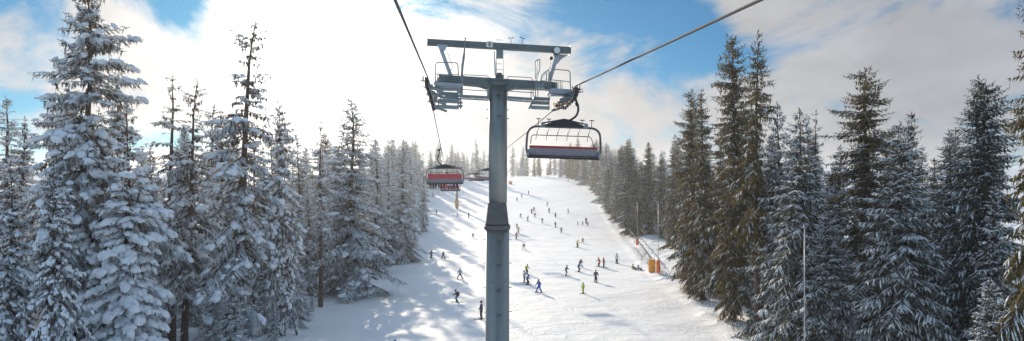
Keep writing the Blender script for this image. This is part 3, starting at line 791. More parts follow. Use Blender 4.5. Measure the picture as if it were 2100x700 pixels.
    train([W(875, 158, 25.6), W(883, 182, 27.4), W(889, 209, 29.8)], -1, 'left')
    train([W(1181, 178, 25.8), W(1174, 190, 27.6), W(1158, 207, 29.8)], 1, 'right')
    # catch arms and cable cluster by the left train
    cc = MB(); rndc = random.Random(2)
    for k in range(7):
        a = P(884+rndc.uniform(-3, 6), 166+k*6, -.8+k*.3); cc.tube([a, a+Vector((rndc.uniform(.15, .35), .1, rndc.uniform(-.2, .1))), a+Vector((.45, .1, rndc.uniform(-.15, .25)))], .02, 5)
        cc.box(a+Vector((.2, 0, .05)), (.14, .16, .12))
    cc.build('catcher_bracket', M['steel'], root)
    for k in range(7):
        cc = MB(); a = P(1164-k*4.2, 206+k*1.5+rndc.uniform(-3, 3), -.6+k*.35); cc.tube([a, a+Vector((-.1, 0, -.12)), a+Vector((.05, .1, -.2))], .02, 5)
        cc.box(a+Vector((-.05, 0, .05)), (.12, .14, .10)); cc.lathe([(.08, -.03), (.08, .03)], a+Vector((0, .1, -.12)), 12, 'x')
        cc.build('catcher_bracket', M['amber'], root)
    return root
near_tower()

def far_tower(px, base_y, d, hpx, label, s=1.0):
    g = Vector(((px-CX)/F*d, d, 0)); g.z = gz(g.x, d)
    root = empty('lift_tower', g, R(5.3), label, 'lift tower', 'chairlift towers')
    H = CZ+(HY-333)/F*d-g.z
    zm = H-2.0
    MB().lathe([(.52, -.5), (.5, 7.5)], n=20).build('lower_shaft', M['steel'], root)
    MB().lathe([(.5, 7.5), (.56, 7.55), (.56, 7.7), (.385, 8.6)], n=20).build('shaft_cone', M['paint_dark'], root)
    MB().lathe([(.385, 8.6), (.38, zm)], n=20).build('upper_shaft', M['steel'], root)
    MB().bar((-3.0, 0, H), (3.0, 0, H), .26, .26).build('gantry_beam', M['beam'], root)
    MB().bar((-2.5, 0, zm), (2.5, 0, zm), .35, .35).build('main_beam', M['beam'], root)
    for sx in (-1, 1):
        MB().bar((sx*2.5, 0, H-.1), (sx*2.0, 0, zm+.1), .15, .15).build('strut', M['steel_light'], root)
        MB().tube(arc([(sx*1.9, -.5, zm), (sx*1.9, -.5, zm+.9), (sx*2.9, -.5, zm+.9), (sx*2.9, -.5, zm)], .12), .03, 6).build('basket_rail', M['steel'], root)
        t = MB().bar((sx*3.0, -2, zm-.2), (sx*3.0, 2, zm+.1), .12, .22)
        for k in range(6): t.lathe([(.2, -.05), (.2, .05)], (sx*3.0, -1.9+k*.76, zm+.02), 12, 'x')
        t.build('sheave_frame', M['paint_dark'], root)
        MB().box((sx*2.4, 0, zm-.4), (1.1, 3.4, .08)).box((sx*1.4, 0, zm-.45), (1.6, .5, .06)).build('work_platform', M['steel'], root)
    MB().tube([(0, 0, zm), (0, 0, H)], .12, 8).build('centre_post', M['steel_light'], root)
    # four orange pads strapped round the foot
    pd = MB()
    for k in range(4):
        a = math.pi/4+k*math.pi/2; pd.box((.66*math.cos(a), .66*math.sin(a), 1.9), (.42, .42, 3.0), Matrix.Rotation(a, 3, 'Z'))
    pd.build('padding', M['yellow'], root)
    return root
far_tower(937, 428, 265, 96, 'distant chairlift tower with orange padded foot beside the left chair')

# ------------------------------------------------------------------ chairs
def chair(hand, tall_red, label):
    root = empty('lift_chair', (0, 0, 0), 0, label, 'chairlift chair', 'six-seat chairs hanging from the rope')
    s = hand; cx = -s*.40
    MB().box((0, 0, 0), (.10, .5, .12)).lathe([(.05, -.10), (.05, .10)], (0, -.18, .07), 10, 'x').lathe([(.05, -.10), (.05, .10)], (0, .18, .07), 10, 'x').tube([(s*.02, 0, 0), (s*.30, 0, .02), (s*.32, 0, .02)], [.02, .02, .04], 6).tube([(-s*.04, 0, .02), (-s*.12, 0, .22)], .025, 6).build('grip', M['black'], root)
    MB().tube(arc([(s*.02, 0, -.02), (s*.02, 0, -.28), (s*.17, 0, -.62), (s*.10, 0, -.95), (-s*.16, 0, -1.13), (cx+s*.1, 0, -1.20)], .25, 6), .045, 10).tube([(s*.055, 0, -.42), (s*.10, 0, -.56)], .054, 10).build('hanger_arm', M['black'], root)
    # dark yoke plate
    y = MB()
    for dy in (-.10, .10):
        y.prism([(cx-.95, -1.42), (cx+.95, -1.42), (cx+.55, -1.26), (cx+.15, -1.12), (cx-.15, -1.12), (cx-.55, -1.26)], dy-.012, dy+.012)
    y.box((cx, 0, -1.14), (.4, .2, .05))
    y.tube([(cx-.95, 0, -1.30), (cx, 0, -1.10), (cx+.95, 0, -1.30)], .03, 6)
    y.build('yoke', M['black'], root)
    for sx in (-1, 1): MB().box((cx+sx*.86, 0, -1.36), (.17, .24, .16)).box((cx+sx*.86, 0, -1.27), (.10, .14, .05)).build('clamp', M['steel'], root)
    # the frame
    MB().tube(arc([(cx-1.38, .18, -2.62), (cx-1.49, 0, -2.35), (cx-1.45, 0, -1.42), (cx+1.45, 0, -1.42), (cx+1.49, 0, -2.35), (cx+1.38, .18, -2.62)], .42, 8), .045, 10).build('frame', M['paint_dark'], root)
    # folded bubble frame
    MB().tube(arc([(cx-1.30, .25, -2.10), (cx-1.27, .25, -1.74), (cx+1.13, .25, -1.74), (cx+1.28, .25, -2.20)], .12, 5), .018, 6).build('bubble_bar', M['paint_dark'], root)
    rh = .40 if tall_red else .09
    top = -2.18 if not tall_red else -1.86
    sh = MB()
    def sheet(b, z0, z1, y0, y1, th=.03, wx=1.36, n=10):
        vs = []
        for (z, yy) in ((z0, y0), (z1, y1)):
            for i in range(n+1):
                x = cx+wx*(2*i/n-1); vs.append((x, yy, z))
        for (z, yy) in ((z0, y0), (z1, y1)):
            for i in range(n+1):
                x = cx+wx*(2*i/n-1); vs.append((x, yy+th, z))
        m = n+1; fs = []
        for i in range(n):
            fs += [(i, i+1, m+i+1, m+i), (2*m+i+1, 2*m+i, 3*m+i, 3*m+i+1), (i+1, i, 2*m+i, 2*m+i+1), (m+i, m+i+1, 3*m+i+1, 3*m+i)]
        fs += [(0, m, 3*m, 2*m), (n, 2*m+n, 3*m+n, m+n)]
        b.add(vs, fs)
    sheet(sh, top-rh, -2.56, .02, -.06, .08); sh.tube([(cx-1.38, -.02, -2.56), (cx+1.38, -.02, -2.56)], .07, 10)
    sh.build('back_shell', M['shell'], root)
    rd = MB(); sheet(rd, top, top-rh, .0, .017, .09); rd.build('red_back', M['redfab'] if tall_red else M['red'], root)
    MB().box((cx, .30, -2.60), (2.68, .52, .09)).tube([(cx-1.42, -.08, -2.66), (cx+1.42, -.08, -2.66)], .035, 8).tube([(cx-1.42, -.10, -2.58), (cx+1.42, -.10, -2.58)], .02, 8).build('seat', M['black'], root)
    for sx in (-1, 1): MB().lathe([(.03, -.05), (.14, -.045), (.14, .045), (.03, .05)], (cx+sx*1.42, .0, -2.52), 16, 'x').box((cx+sx*1.41, .12, -2.42), (.10, .30, .16)).build('side_arm', M['steel'], root)
    for i in range(6):
        x = cx-1.05+i*.415
        MB().tube([(x+.05, 0, -1.44), (x-.02, .2, -1.70), (x-.05, .22, -1.95)], .010, 5).box((x-.01, .18, -1.66), (.03, .03, .10)).build('restraint_rod', M['black'], root)
    for x in (-1.03, -.62, .72, 1.10):
        MB().tube([(cx+x, 0, -1.40), (cx+x, 0, -1.13)], .014, 6).box((cx+x, 0, -1.12), (.18, .07, .03)).build('ski_holder', M['black'], root)
    return root
c1 = chair(1, False, 'empty near chair with thin red stripe hanging right of the near tower')
g = W(1179.5, 189, 26.6); c1.location = g; c1.rotation_euler = (0, R(1.7), R(3))
c2 = chair(-1, True, 'left chair with tall red backrest carrying riders whose skis hang below it')
p = W(901, 309, 53); c2.location = p; c2.rotation_euler = (0, R(-.8), R(5))
c3 = copy_tree(c2); c3.location = lrope(100); c3['label'] = 'left-hand chair half hidden behind the red-backed chair'
c4 = copy_tree(c1); p = rrope(87); c4.location = p; c4['label'] = 'farther chair cut by the left side of the steel shaft'
c5 = copy_tree(c1); c5.location = rrope(128); c5['label'] = 'small distant chair left of the one cut by the shaft'
c3.rotation_euler = c4.rotation_euler = c5.rotation_euler = (0, 0, R(5.3))
c6 = copy_tree(c1); c6.location = rrope(172); c6.rotation_euler = (0, 0, R(5.3)); c6['label'] = 'tiny far chair hanging just right of the distant tower'
c6b = copy_tree(c2); c6b.location = lrope(150); c6b.rotation_euler = (0, 0, R(5.3)); c6b['label'] = 'tiny far chair hanging behind the red-backed one, third on the left rope'

# ------------------------------------------------------------------ people
def skin(name, joints, edges, rad, mat, sub=1, root=0):
    me = bpy.data.meshes.new(name); me.from_pydata(joints, edges, [])
    ob = bpy.data.objects.new('tmp', me); COL.objects.link(ob)
    sk = ob.modifiers.new('s', 'SKIN'); sk.use_smooth_shade = True
    for i, v in enumerate(me.skin_vertices[0].data): v.radius = (rad[i], rad[i]*(.78 if i in FLAT else 1)); v.use_root = (i == root)
    ss = ob.modifiers.new('u', 'SUBSURF'); ss.levels = sub; ss.render_levels = sub
    dg = bpy.context.evaluated_depsgraph_get(); r = bpy.data.meshes.new_from_object(ob.evaluated_get(dg))
    bpy.data.objects.remove(ob); r.name = name; r.materials.clear(); r.materials.append(mat); return r
FLAT = set()
def pose(kind):
    """joint positions, facing -y, feet on z=0"""
    J = {}
    if kind == 'stand':
        J = dict(pel=(0, 0, .93), ches=(0, 0, 1.30), neck=(0, 0, 1.48), head=(0, -.02, 1.64), kL=(.11, -.03, .50), kR=(-.11, -.03, .50), aL=(.13, .02, .10), aR=(-.13, .02, .10),
                 sL=(.20, 0, 1.40), sR=(-.20, 0, 1.40), eL=(.29, .03, 1.12), eR=(-.29, .03, 1.12), hL=(.32, -.16, .93), hR=(-.32, -.16, .93))
    elif kind == 'glide':
        J = dict(pel=(0, .12, .84), ches=(0, -.04, 1.18), neck=(0, -.13, 1.34), head=(0, -.19, 1.48), kL=(.13, -.15, .47), kR=(-.13, -.15, .47), aL=(.15, .03, .10), aR=(-.15, .03, .10),
                 sL=(.20, -.08, 1.27), sR=(-.20, -.08, 1.27), eL=(.30, -.06, 1.02), eR=(-.30, -.06, 1.02), hL=(.28, -.34, .98), hR=(-.28, -.34, .98))
    elif kind == 'wedge':
        J = dict(pel=(0, .08, .83), ches=(.02, -.02, 1.18), neck=(.03, -.08, 1.35), head=(.04, -.12, 1.50), kL=(.24, -.05, .46), kR=(-.24, -.05, .46), aL=(.36, .06, .10), aR=(-.36, .06, .10),
                 sL=(.21, -.03, 1.28), sR=(-.19, -.03, 1.28), eL=(.32, -.02, 1.03), eR=(-.30, -.02, 1.03), hL=(.36, -.25, .90), hR=(-.34, -.25, .90))
    elif kind == 'turn':
        J = dict(pel=(.10, .06, .86), ches=(.02, -.06, 1.20), neck=(-.03, -.12, 1.37), head=(-.06, -.16, 1.52), kL=(.12, -.10, .48), kR=(-.10, -.14, .52), aL=(-.04, .04, .10), aR=(-.28, .0, .10),
                 sL=(.20, -.12, 1.31), sR=(-.22, -.04, 1.27), eL=(.38, -.16, 1.10), eR=(-.42, -.02, 1.06), hL=(.40, -.40, 1.02), hR=(-.52, -.22, .98))
    elif kind == 'sit':      # on a chair, seat height at z=0.45
        J = dict(pel=(0, .10, .52), ches=(0, .14, .80), neck=(0, .10, .96), head=(0, .04, 1.08), kL=(.12, -.36, .50), kR=(-.12, -.36, .50), aL=(.13, -.44, .10), aR=(-.13, -.44, .10),
                 sL=(.20, .12, .90), sR=(-.20, .12, .90), eL=(.27, .0, .68), eR=(-.27, .0, .68), hL=(.18, -.25, .66), hR=(-.18, -.25, .66))
    elif kind == 'snowsit':
        J = dict(pel=(0, .10, .16), ches=(0, .14, .50), neck=(0, .06, .66), head=(0, .0, .80), kL=(.16, -.28, .40), kR=(-.16, -.28, .40), aL=(.18, -.62, .10), aR=(-.18, -.62, .10),
                 sL=(.20, .10, .58), sR=(-.20, .10, .58), eL=(.30, -.04, .38), eR=(-.30, -.04, .38), hL=(.22, -.28, .40), hR=(-.22, -.28, .40))
    return {k: Vector(v) for k, v in J.items()}
FIG = {}
def figure(kind):
    J = pose(kind)
    names = list(J); idx = {k: i for i, k in enumerate(names)}
    E = [('pel', 'ches'), ('ches', 'neck'), ('neck', 'head'), ('pel', 'kL'), ('kL', 'aL'), ('pel', 'kR'), ('kR', 'aR'), ('ches', 'sL'), ('sL', 'eL'), ('eL', 'hL'), ('ches', 'sR'), ('sR', 'eR'), ('eR', 'hR')]
    rad = dict(pel=.105, ches=.115, neck=.055, head=.10, kL=.07, kR=.07, aL=.045, aR=.045, sL=.06, sR=.06, eL=.045, eR=.045, hL=.038, hR=.038)
    body = skin('person', [J[k] for k in names], [(idx[a], idx[b]) for a, b in E], [rad[k] for k in names], M['skin'])
    jn = ['hem', 'pel', 'ches', 'neck', 'sL', 'eL', 'hL', 'sR', 'eR', 'hR']; ji = {k: i for i, k in enumerate(jn)}
    jp = dict(J); jp['neck'] = J['ches'].lerp(J['neck'], .8); jp['hL'] = J['eL'].lerp(J['hL'], .85); jp['hR'] = J['eR'].lerp(J['hR'], .85)
    jp['hem'] = J['pel']-(J['ches']-J['pel']).normalized()*.13
    jr = dict(hem=.17, pel=.175, ches=.185, neck=.085, sL=.095, sR=.095, eL=.078, eR=.078, hL=.06, hR=.06)
    jk = skin('jacket', [jp[k] for k in jn], [(0, 1)]+[(ji[a], ji[b]) for a, b in E if a in ji and b in ji], [jr[k] for k in jn], M['black'])
    tn = ['pel', 'kL', 'aL', 'kR', 'aR']; ti = {k: i for i, k in enumerate(tn)}
    tp_ = dict(J); tp_['aL'] = J['kL'].lerp(J['aL'], .82); tp_['aR'] = J['kR'].lerp(J['aR'], .82); tp_['pel'] = J['pel']+Vector((0, 0, .03))
    tr_ = dict(pel=.155, kL=.105, kR=.105, aL=.092, aR=.092)
    ts = skin('trousers', [tp_[k] for k in tn], [(ti[a], ti[b]) for a, b in E if a in ti and b in ti], [tr_[k] for k in tn], M['black'])
    # helmet with goggles, nose
    h = J['head']; hm = MB()
    hm.lathe([(.085, -.10), (.112, -.05), (.122, .01), (.108, .065), (.066, .105), (.01, .12)], h+Vector((0, .025, .02)), 16)
    helmet = hm.mesh('helmet', M['black'])
    gg = MB().box(h+Vector((0, -.105, .015)), (.17, .05, .07)); goggles = gg.mesh('goggles', M['black'])
    fc = MB().tube([h+Vector((0, -.09, -.01)), h+Vector((0, -.125, -.045))], [.012, .02], 6).box(h+Vector((0, -.095, -.075)), (.05, .02, .014)); face = fc.mesh('face', M['skin'])
    parts = [('helmet', helmet), ('goggles', goggles), ('face', face)]
    gl = []
    for k, sg in (('hL', 1), ('hR', -1)):
        q = J[k]; b = MB(); b.lathe([(.035, -.07), (.05, -.03), (.05, .02), (.03, .06)], q, 10)
        for t in range(4): b.tube([q+Vector((-.03+.02*t, -.02, -.02)), q+Vector((-.03+.02*t, -.065, -.03)), q+Vector((-.03+.02*t, -.06, -.065))], [.014, .013, .010], 5)
        b.tube([q+Vector((-sg*.03, -.02, .02)), q+Vector((-sg*.055, -.05, 0))], [.016, .012], 5)
        gl.append(('glove', b.mesh('glove', M['black'])))
    parts += gl
    for k in ('aL', 'aR'):
        a = J[k]; b = MB(); b.lathe([(.085, -.07), (.085, .0), (.075, .12), (.07, .20)], a, 10); b.box(a+Vector((0, -.07, -.045)), (.12, .30, .09))
        parts.append(('boot', b.mesh('boot', M['black'])))
        rot = Matrix.Rotation({'wedge': (.28 if k == 'aL' else -.28)}.get(kind, 0)*-1, 3, 'Z') if kind != 'sit' else Matrix.Rotation(.12, 3, 'X')
        s = MB(); L = .82
        pr = []
        for t in range(9):
            u = -L+2*L*t/8-.05
            w = .055 if t in (0, 8) else .045
            z = .008+(.10*((-u-.62)/.25)**2 if u < -.62 else 0)
            pr.append((u, w*(.3 if t == 8 else (.35 if t == 0 else 1)), z))
        vs = []
        for (u, w, z) in pr:
            for (xx, zz) in ((-w, 0), (w, 0), (w, .018), (-w, .018)): vs.append(rot @ Vector((xx, u, z+zz))+Vector((a.x, a.y, a.z-.10)))
        fs = [(i*4+j, i*4+(j+1) % 4, i*4+4+(j+1) % 4, i*4+4+j) for i in range(8) for j in range(4)]+[(3, 2, 1, 0), (32, 33, 34, 35)]
        s.add(vs, fs); parts.append(('ski', s.mesh('ski', M['black'])))
    if kind in ('stand', 'glide', 'wedge', 'turn'):
        for k, sg in (('hL', 1), ('hR', -1)):
            q = J[k]
            b = MB().tube([q+Vector((0, -.02, .08)), q+Vector((sg*.06, .16 if kind != 'stand' else -.05, -q.z+.03))], .009, 5); b.lathe([(.01, 0), (.045, .005), (.01, .012)], q+Vector((sg*.055, .14 if kind != 'stand' else -.05, -q.z+.10)), 8)
            parts.append(('ski_pole', b.mesh('ski_pole', M['steel'])))
    bp = MB(); c = (J['ches']*.62+J['pel']*.38); bp.box(c+Vector((0, .21, .06)), (.28, .17, .42)); pack = bp.mesh('backpack', M['black'])
    FIG[kind] = (body, jk, ts, parts, pack)
CM = {}
def cloth(c):
    c = tuple(c)
    if c not in CM: CM[c] = plain('cloth_%d' % len(CM), c, .75, 0, .12, 9)
    return CM[c]
BLK, GRY, NVY, BLU, LBL, RED, DRD, LIM, YEL, WHT, TEA, BRN, ORG, LIL, PUR, GRN = (.02, .02, .024), (.10, .10, .11), (.015, .03, .09), (.02, .13, .55), (.30, .42, .65), (.60, .04, .04), (.22, .03, .035), (.45, .62, .03), (.75, .62, .04), (.75, .75, .76), (.01, .25, .36), (.09, .06, .05), (.65, .14, .05), (.32, .30, .42), (.10, .03, .08), (.05, .11, .06)
def person(kind, loc, rz, s, jc, tc, label, group, helmet=BLK, pack=False, name='person'):
    if kind not in FIG: figure(kind)
    body, jk, ts, parts, pk = FIG[kind]
    o = link(name, body); o.location = loc; o.rotation_euler = (0, 0, rz); o.scale = (s, s, s); tag(o, label, 'person', group)
    def part(nm, me, col=None):
        q = link(nm, me, o)
        if col is not None: q.material_slots[0].link = 'OBJECT'; q.material_slots[0].material = cloth(col)
    part('jacket', jk, jc); part('trousers', ts, tc)
    skc = random.choice((GRY, NVY, DRD, BLK, (.45, .45, .5), BLU))
    for nm, me in parts: part(nm, me, {'helmet': helmet, 'ski': skc}.get(nm))
    if pack: part('backpack', pk, BLK)
    return o
SK = [  # px, foot row, height px, pose, turn, jacket, trousers, label, helmet, pack
 (1084, 399, 9, 'stand', 20, BLK, BLK, 'highest dark skier on the slope, alone near the crest'),
 (1070, 405, 9, 'glide', -30, BLK, BLK, 'dark skier second highest, a little left below the highest one'),
 (1060, 413, 8, 'wedge', 10, GRY, LIL, 'pale grey skier just right of the shaft high on the slope'),
 (1122, 423, 9, 'turn', 60, GRN, BLK, 'leaning dark green skier alone mid-piste above the blue one'),
 (1126, 437, 11, 'stand', 15, BLK, GRY, 'dark skier facing downhill directly above the bright blue skier'),
 (1095, 434, 10, 'wedge', -20, BRN, GRY, 'rear one of three clustered skiers high on the slope'),
 (1090, 438, 10, 'glide', 35, BLK, BLK, 'left one of three clustered skiers high on the slope'),
 (1097, 446, 10, 'stand', 0, DRD, DRD, 'dark red skier, lowest of three clustered skiers'),
 (1165, 438, 12, 'stand', 80, BLK, GRN, 'tall dark skier alone towards the right, level with the cluster'),
 (1139, 446, 10, 'glide', 10, BLU, NVY, 'bright blue skier mid-piste below the dark downhill-facing one'),
 (1068, 447, 10, 'wedge', -50, BLK, BLK, 'dark skier striding beside the shaft, above the lime pair'),
 (1082, 454, 11, 'glide', 70, GRN, GRY, 'dark green skier gliding right, above and right of the lime one'),
 (1112, 458, 11, 'stand', 10, NVY, LBL, 'navy-jacketed skier in light blue trousers mid-piste'),
 (1139, 467, 12, 'stand', 40, BLK, BRN, 'upper one of two dark skiers in the middle of the piste'),
 (1151, 478, 12, 'stand', -10, BRN, BLK, 'lower one of two dark skiers in the middle of the piste'),
 (1185, 462, 9, 'stand', 80, GRN, GRY, 'small dark skier left of the instructor with red children'),
 (1195, 461, 8, 'wedge', -60, RED, RED, 'red child left of the tall navy instructor'),
 (1202, 459, 13, 'stand', 20, PUR, NVY, 'tall navy and purple instructor between two red children'),
 (1205, 464, 9, 'glide', 10, RED, DRD, 'red child right of and below the tall navy instructor'),
 (1060, 468, 10, 'stand', 10, GRY, BLK, 'dark grey skier standing behind the yellow-green one by the shaft'),
 (1063, 479, 14, 'stand', -20, LIM, GRN, 'yellow-green skier beside the flange of the shaft'),
 (1059, 491, 15, 'stand', 10, ORG, BRN, 'orange-red jacketed skier just right of the shaft below the flange'),
 (1074, 513, 14, 'wedge', -10, BRN, WHT, 'skier in dark jacket and white trousers above the group of three'),
 (1184, 508, 16, 'glide', 50, YEL, BLK, 'yellow-jacketed skier with black trousers at mid slope'),
 (1195, 499, 11, 'wedge', 0, RED, DRD, 'small red child beside the yellow-jacketed skier'),
 (1080, 563, 21, 'glide', 35, LIM, BLK, 'lime-jacketed skier, topmost of the group of three'),
 (1075, 580, 25, 'stand', 100, LIL, GRY, 'lilac-jacketed skier, left of the group of three'),
 (1082, 585, 22, 'glide', 40, BLU, NVY, 'blue-jacketed skier, lowest of the group of three'),
 (1105, 600, 27, 'wedge', -40, BLU, BLU, 'skier all in bright blue right below the group of three'),
 (1161, 566, 22, 'turn', 70, GRY, BRN, 'grey-brown skier carving left of the blue and white pair'),
 (1187, 558, 20, 'glide', 60, BLU, GRY, 'blue-jacketed skier in grey trousers in front of the white-trousered one'),
 (1191, 549, 18, 'wedge', 0, BLK, WHT, 'black-jacketed skier in white trousers behind a blue one'),
 (1196, 603, 23, 'stand', -60, LIM, YEL, 'skier all in lime yellow, lowest on the right of the slope'),
 (1229, 547, 19, 'turn', -60, RED, DRD, 'red-jacketed skier, left of a pair near the right side'),
 (1238, 549, 21, 'stand', 60, DRD, BRN, 'dark red skier, right of a pair near the right side'),
 (1222, 580, 26, 'stand', 10, PUR, BLK, 'dark purple skier facing the camera below the red pair'),
 (1265, 541, 21, 'stand', 20, WHT, BRN, 'white-jacketed skier in dark trousers at the right piste edge'),
 (866, 436, 10, 'stand', 10, NVY, BLK, 'navy skier in the upper left shade beside a red one'),
 (872, 437, 10, 'stand', -30, DRD, NVY, 'dark red skier in the upper left shade'),
 (895, 440, 10, 'stand', 0, NVY, NVY, 'navy skier in the shade between the red one and the far tower'),
 (938, 445, 7, 'stand', 0, BLK, BLK, 'tiny dark child below the foot of the distant tower'),
 (961, 447, 11, 'stand', 40, BLK, NVY, 'dark skier right below the distant tower'),
 (970, 489, 11, 'wedge', 15, BLK, NVY, 'dark skier left of the flange of the near tower'),
 (884, 530, 18, 'glide', 70, BRN, BLK, 'left one of two dark skiers at the edge of the left shade'),
 (909, 531, 16, 'wedge', 40, BRN, GRY, 'right one of two dark skiers at the edge of the left shade'),
 (943, 573, 22, 'wedge', 0, LBL, NVY, 'pale blue jacketed skier with legs apart in the left shade'),
 (937, 620, 26, 'glide', -100, BLK, TEA, 'skier in teal trousers with a black backpack on the left'),
 (987, 655, 38, 'stand', -75, NVY, BLK, 'large navy-jacketed skier just left of the shaft, nearest in view'),
 (810, 738, 40, 'stand', 15, NVY, BLK, 'skier at the bottom edge whose helmet alone shows'),
]
HT = {'stand': 1.76, 'glide': 1.62, 'wedge': 1.64, 'turn': 1.66}
for (px, py, hp, kd, tn, jc, tc, lb) in SK:
    g = foot(px, py); s = hp/F*g.y/HT[kd]; s = min(max(s, .62), 1.12)
    pk = 'backpack' in lb
    person(kd, g, R(tn), s, jc, tc, lb, 'skiers on the piste', BLU if 'helmet alone' in lb else (RED if random.random() < .15 else BLK), pk)
for px, py, jc, tc, lb in ((1298, 553, LIM, BLK, 'person in lime jacket sitting on the snow by the orange mats'), (1309, 554, WHT, LIL, 'person in white sitting on the snow by the orange mats')):
    g = foot(px, py); person('snowsit', g, R(40), .95, jc, tc, lb, 'people resting on the snow')
# riders on the left chair (and on the one behind it)
def riders(ch, spots, cols, where, sgn):
    bpy.context.view_layer.update()
    for i, (u, c) in enumerate(zip(spots, cols)):
        p = ch.matrix_world @ Vector((.40+u, .34, -2.56-.44))
        person('sit', p, math.pi+ch.rotation_euler[2], .93, c[0], c[1], '%s rider on the %s' % (c[2], where), 'riders on the chairs')
riders(c2, (-1.05, -.62, -.18, .42, .85), ((BLK, BLK, 'leftmost dark-trousered'), (NVY, BLK, 'second dark-trousered'), (RED, DRD, 'red-trousered third'), (GRY, WHT, 'white-trousered fourth'), (BLK, NVY, 'navy-trousered rightmost')), 'red-backed left chair', -1)

# ------------------------------------------------------------------ snow lances, mats, pipe
def lance(px, y_foot, y_top, col, padh, label, yoke=False):
    g = foot(px, y_foot) if y_foot < 700 else Vector(((px-CX)/F*44, 44, gz((px-CX)/F*44, 44)))
    H = CZ+(HY-y_top)/F*g.y-g.z
    root = empty('snow_lance', g, 0, label, 'snow lance', 'snow-making lances at the right piste edge')
    MB().tube([(0, 0, -.3), (0, 0, H*.5), (0, 0, H)], [.055, .045, .035], 8).build('mast', M['steel_light'], root)
    hd = MB().tube([(0, 0, H), (0, 0, H+.22)], [.05, .07], 8); hd.tube([(0, 0, H+.1), (-.2, -.15, H+.18)], .03, 6); hd.tube([(-.22, 0, H+.1), (.16, 0, H+.12)], .03, 6)
    hd.build('nozzle_head', M['steel_light'], root)
    if padh:
        b = MB().lathe([(.26, .05), (.32, .12), (.33, padh*.48), (.29, padh*.5), (.33, padh*.52), (.32, padh-.1), (.25, padh)], n=14); b.build('padding', M[col], root)
    return root
lance(1307, 503, 417, 'orange', 1.6, 'snow lance with orange sleeve standing left of the yellow mat')
lance(1350, 561, 419, 'orange', 2.0, 'snow lance with orange sleeve right against the yellow mat')
lance(1650, 760, 470, 'orange', 0, 'tall silver snow lance in front of the dark firs')
lance(1238, 414, 350, 'yellow', 2.6, 'far snow lance with yellow sleeve on the upper right edge')
lance(1165, 373, 330, 'yellow', 2.0, 'farthest snow lance with yellow sleeve near the crest')
def mat(px, py, wpx, hpx, col, label):
    g = foot(px, py); w = wpx/F*g.y; h = hpx/F*g.y
    b = MB()
    n = 7
    # a rounded foam mat: bowed front, quilted by three seams
    vs = []; fs = []
    b.lathe([(w*.47, 0), (w*.5, .06*h), (w*.5, .30*h), (w*.485, .33*h), (w*.5, .36*h), (w*.5, .63*h), (w*.485, .66*h), (w*.5, .69*h), (w*.5, .94*h), (w*.45, h)], n=18)
    b.v = [(x, y*.55, z) for (x, y, z) in b.v]
    o = b.build('safety_mat', M[col]); o.location = g; o.rotation_euler = (0, 0, R(12))
    tag(o, label, 'safety mat', 'padded mats along the piste edges'); return o
mat(1337, 559, 15, 26, 'yellow', 'large yellow-orange crash mat beside the orange-sleeved lance')
mat(1263, 452, 9, 12, 'orange', 'red-orange mat at the top of the grey pipe')
mat(1271, 455, 8, 9, 'orange', 'smaller red-orange mat touching the one at the pipe top')
mat(1240, 416, 6, 12, 'yellow', 'yellow mat at the foot of the far lance')
mat(1047, 378, 7, 6, 'orange', 'tiny orange mat at the crest right of the shaft')
mat(788, 524, 6, 20, 'yellow', 'yellow mat among the trees on the left piste edge')
mat(1218, 388, 5, 9, 'yellow', 'tiny yellow mat at the upper right forest edge')
a = foot(1276, 462); b = foot(1336, 548)
pp = MB().tube([a+Vector((0, 0, 1.5)), b+Vector((0, 0, 1.5))], .10, 10)
for t in (.05, .95):
    q = a.lerp(b, t); pp.tube([Vector((q.x, q.y, gz(q.x, q.y)-.2)), Vector((q.x, q.y, q.z+1.5))], .05, 6)
tag(pp.build('inclined_pipe', M['rope']), 'grey inclined pipe running down to the large yellow mat', 'pipe')
g = foot(1315, 551)
fp = MB().tube([g, g+Vector((0, 0, 1.5))], .03, 6).box(g+Vector((0, 0, 1.5)), (.10, .03, .30)); tag(fp.build('marker_pole', M['yellowgreen_band']), 'thin green marker pole beside the people sitting on the snow', 'marker pole')

# ------------------------------------------------------------------ light, sky, air
SUN_AZ, SUN_EL = R(-15.0), R(14.5)          # left of straight ahead, low
sun_dir = Vector((math.sin(SUN_AZ)*math.cos(SUN_EL), math.cos(SUN_AZ)*math.cos(SUN_EL), math.sin(SUN_EL)))
sl = bpy.data.lights.new('sun', 'SUN'); so = bpy.data.objects.new('sun', sl); COL.objects.link(so)
sl.energy = 4.2; sl.angle = R(0.6); sl.color = (1.0, 0.86, 0.67)
so.rotation_euler = (-sun_dir).to_track_quat('-Z', 'Y').to_euler()

w = bpy.data.worlds.new('World'); scene.world = w; w.use_nodes = True
nt = w.node_tree; bg = nt.nodes['Background']
sky = nd(nt, 'ShaderNodeTexSky', sky_type='NISHITA'); sky.sun_disc = False
sky.sun_elevation = SUN_EL; sky.sun_rotation = SUN_AZ; sky.altitude = 1500
sky.air_density = 1.0; sky.dust_density = 0.6; sky.ozone_density = 2.0
tc = nd(nt, 'ShaderNodeTexCoord'); D = tc.outputs['Generated']
def vdot(v):
    n = nd(nt, 'ShaderNodeVectorMath', operation='DOT_PRODUCT'); nt.links.new(D, n.inputs[0]); n.inputs[1].default_value = tuple(v); return n.outputs['Value']
def lobe(px, py, rad_px, amt):
    """soft round region of the sky round that direction"""
    v = (W(px, py, 100)-Vector((0, 0, CZ))).normalized()
    s = (rad_px/F)
    x = math_n(nt, 'SUBTRACT', 1.0, vdot(v)); x = math_n(nt, 'MULTIPLY', x, -2.0/(s*s))
    return math_n(nt, 'MULTIPLY', math_n(nt, 'EXPONENT', x), amt)
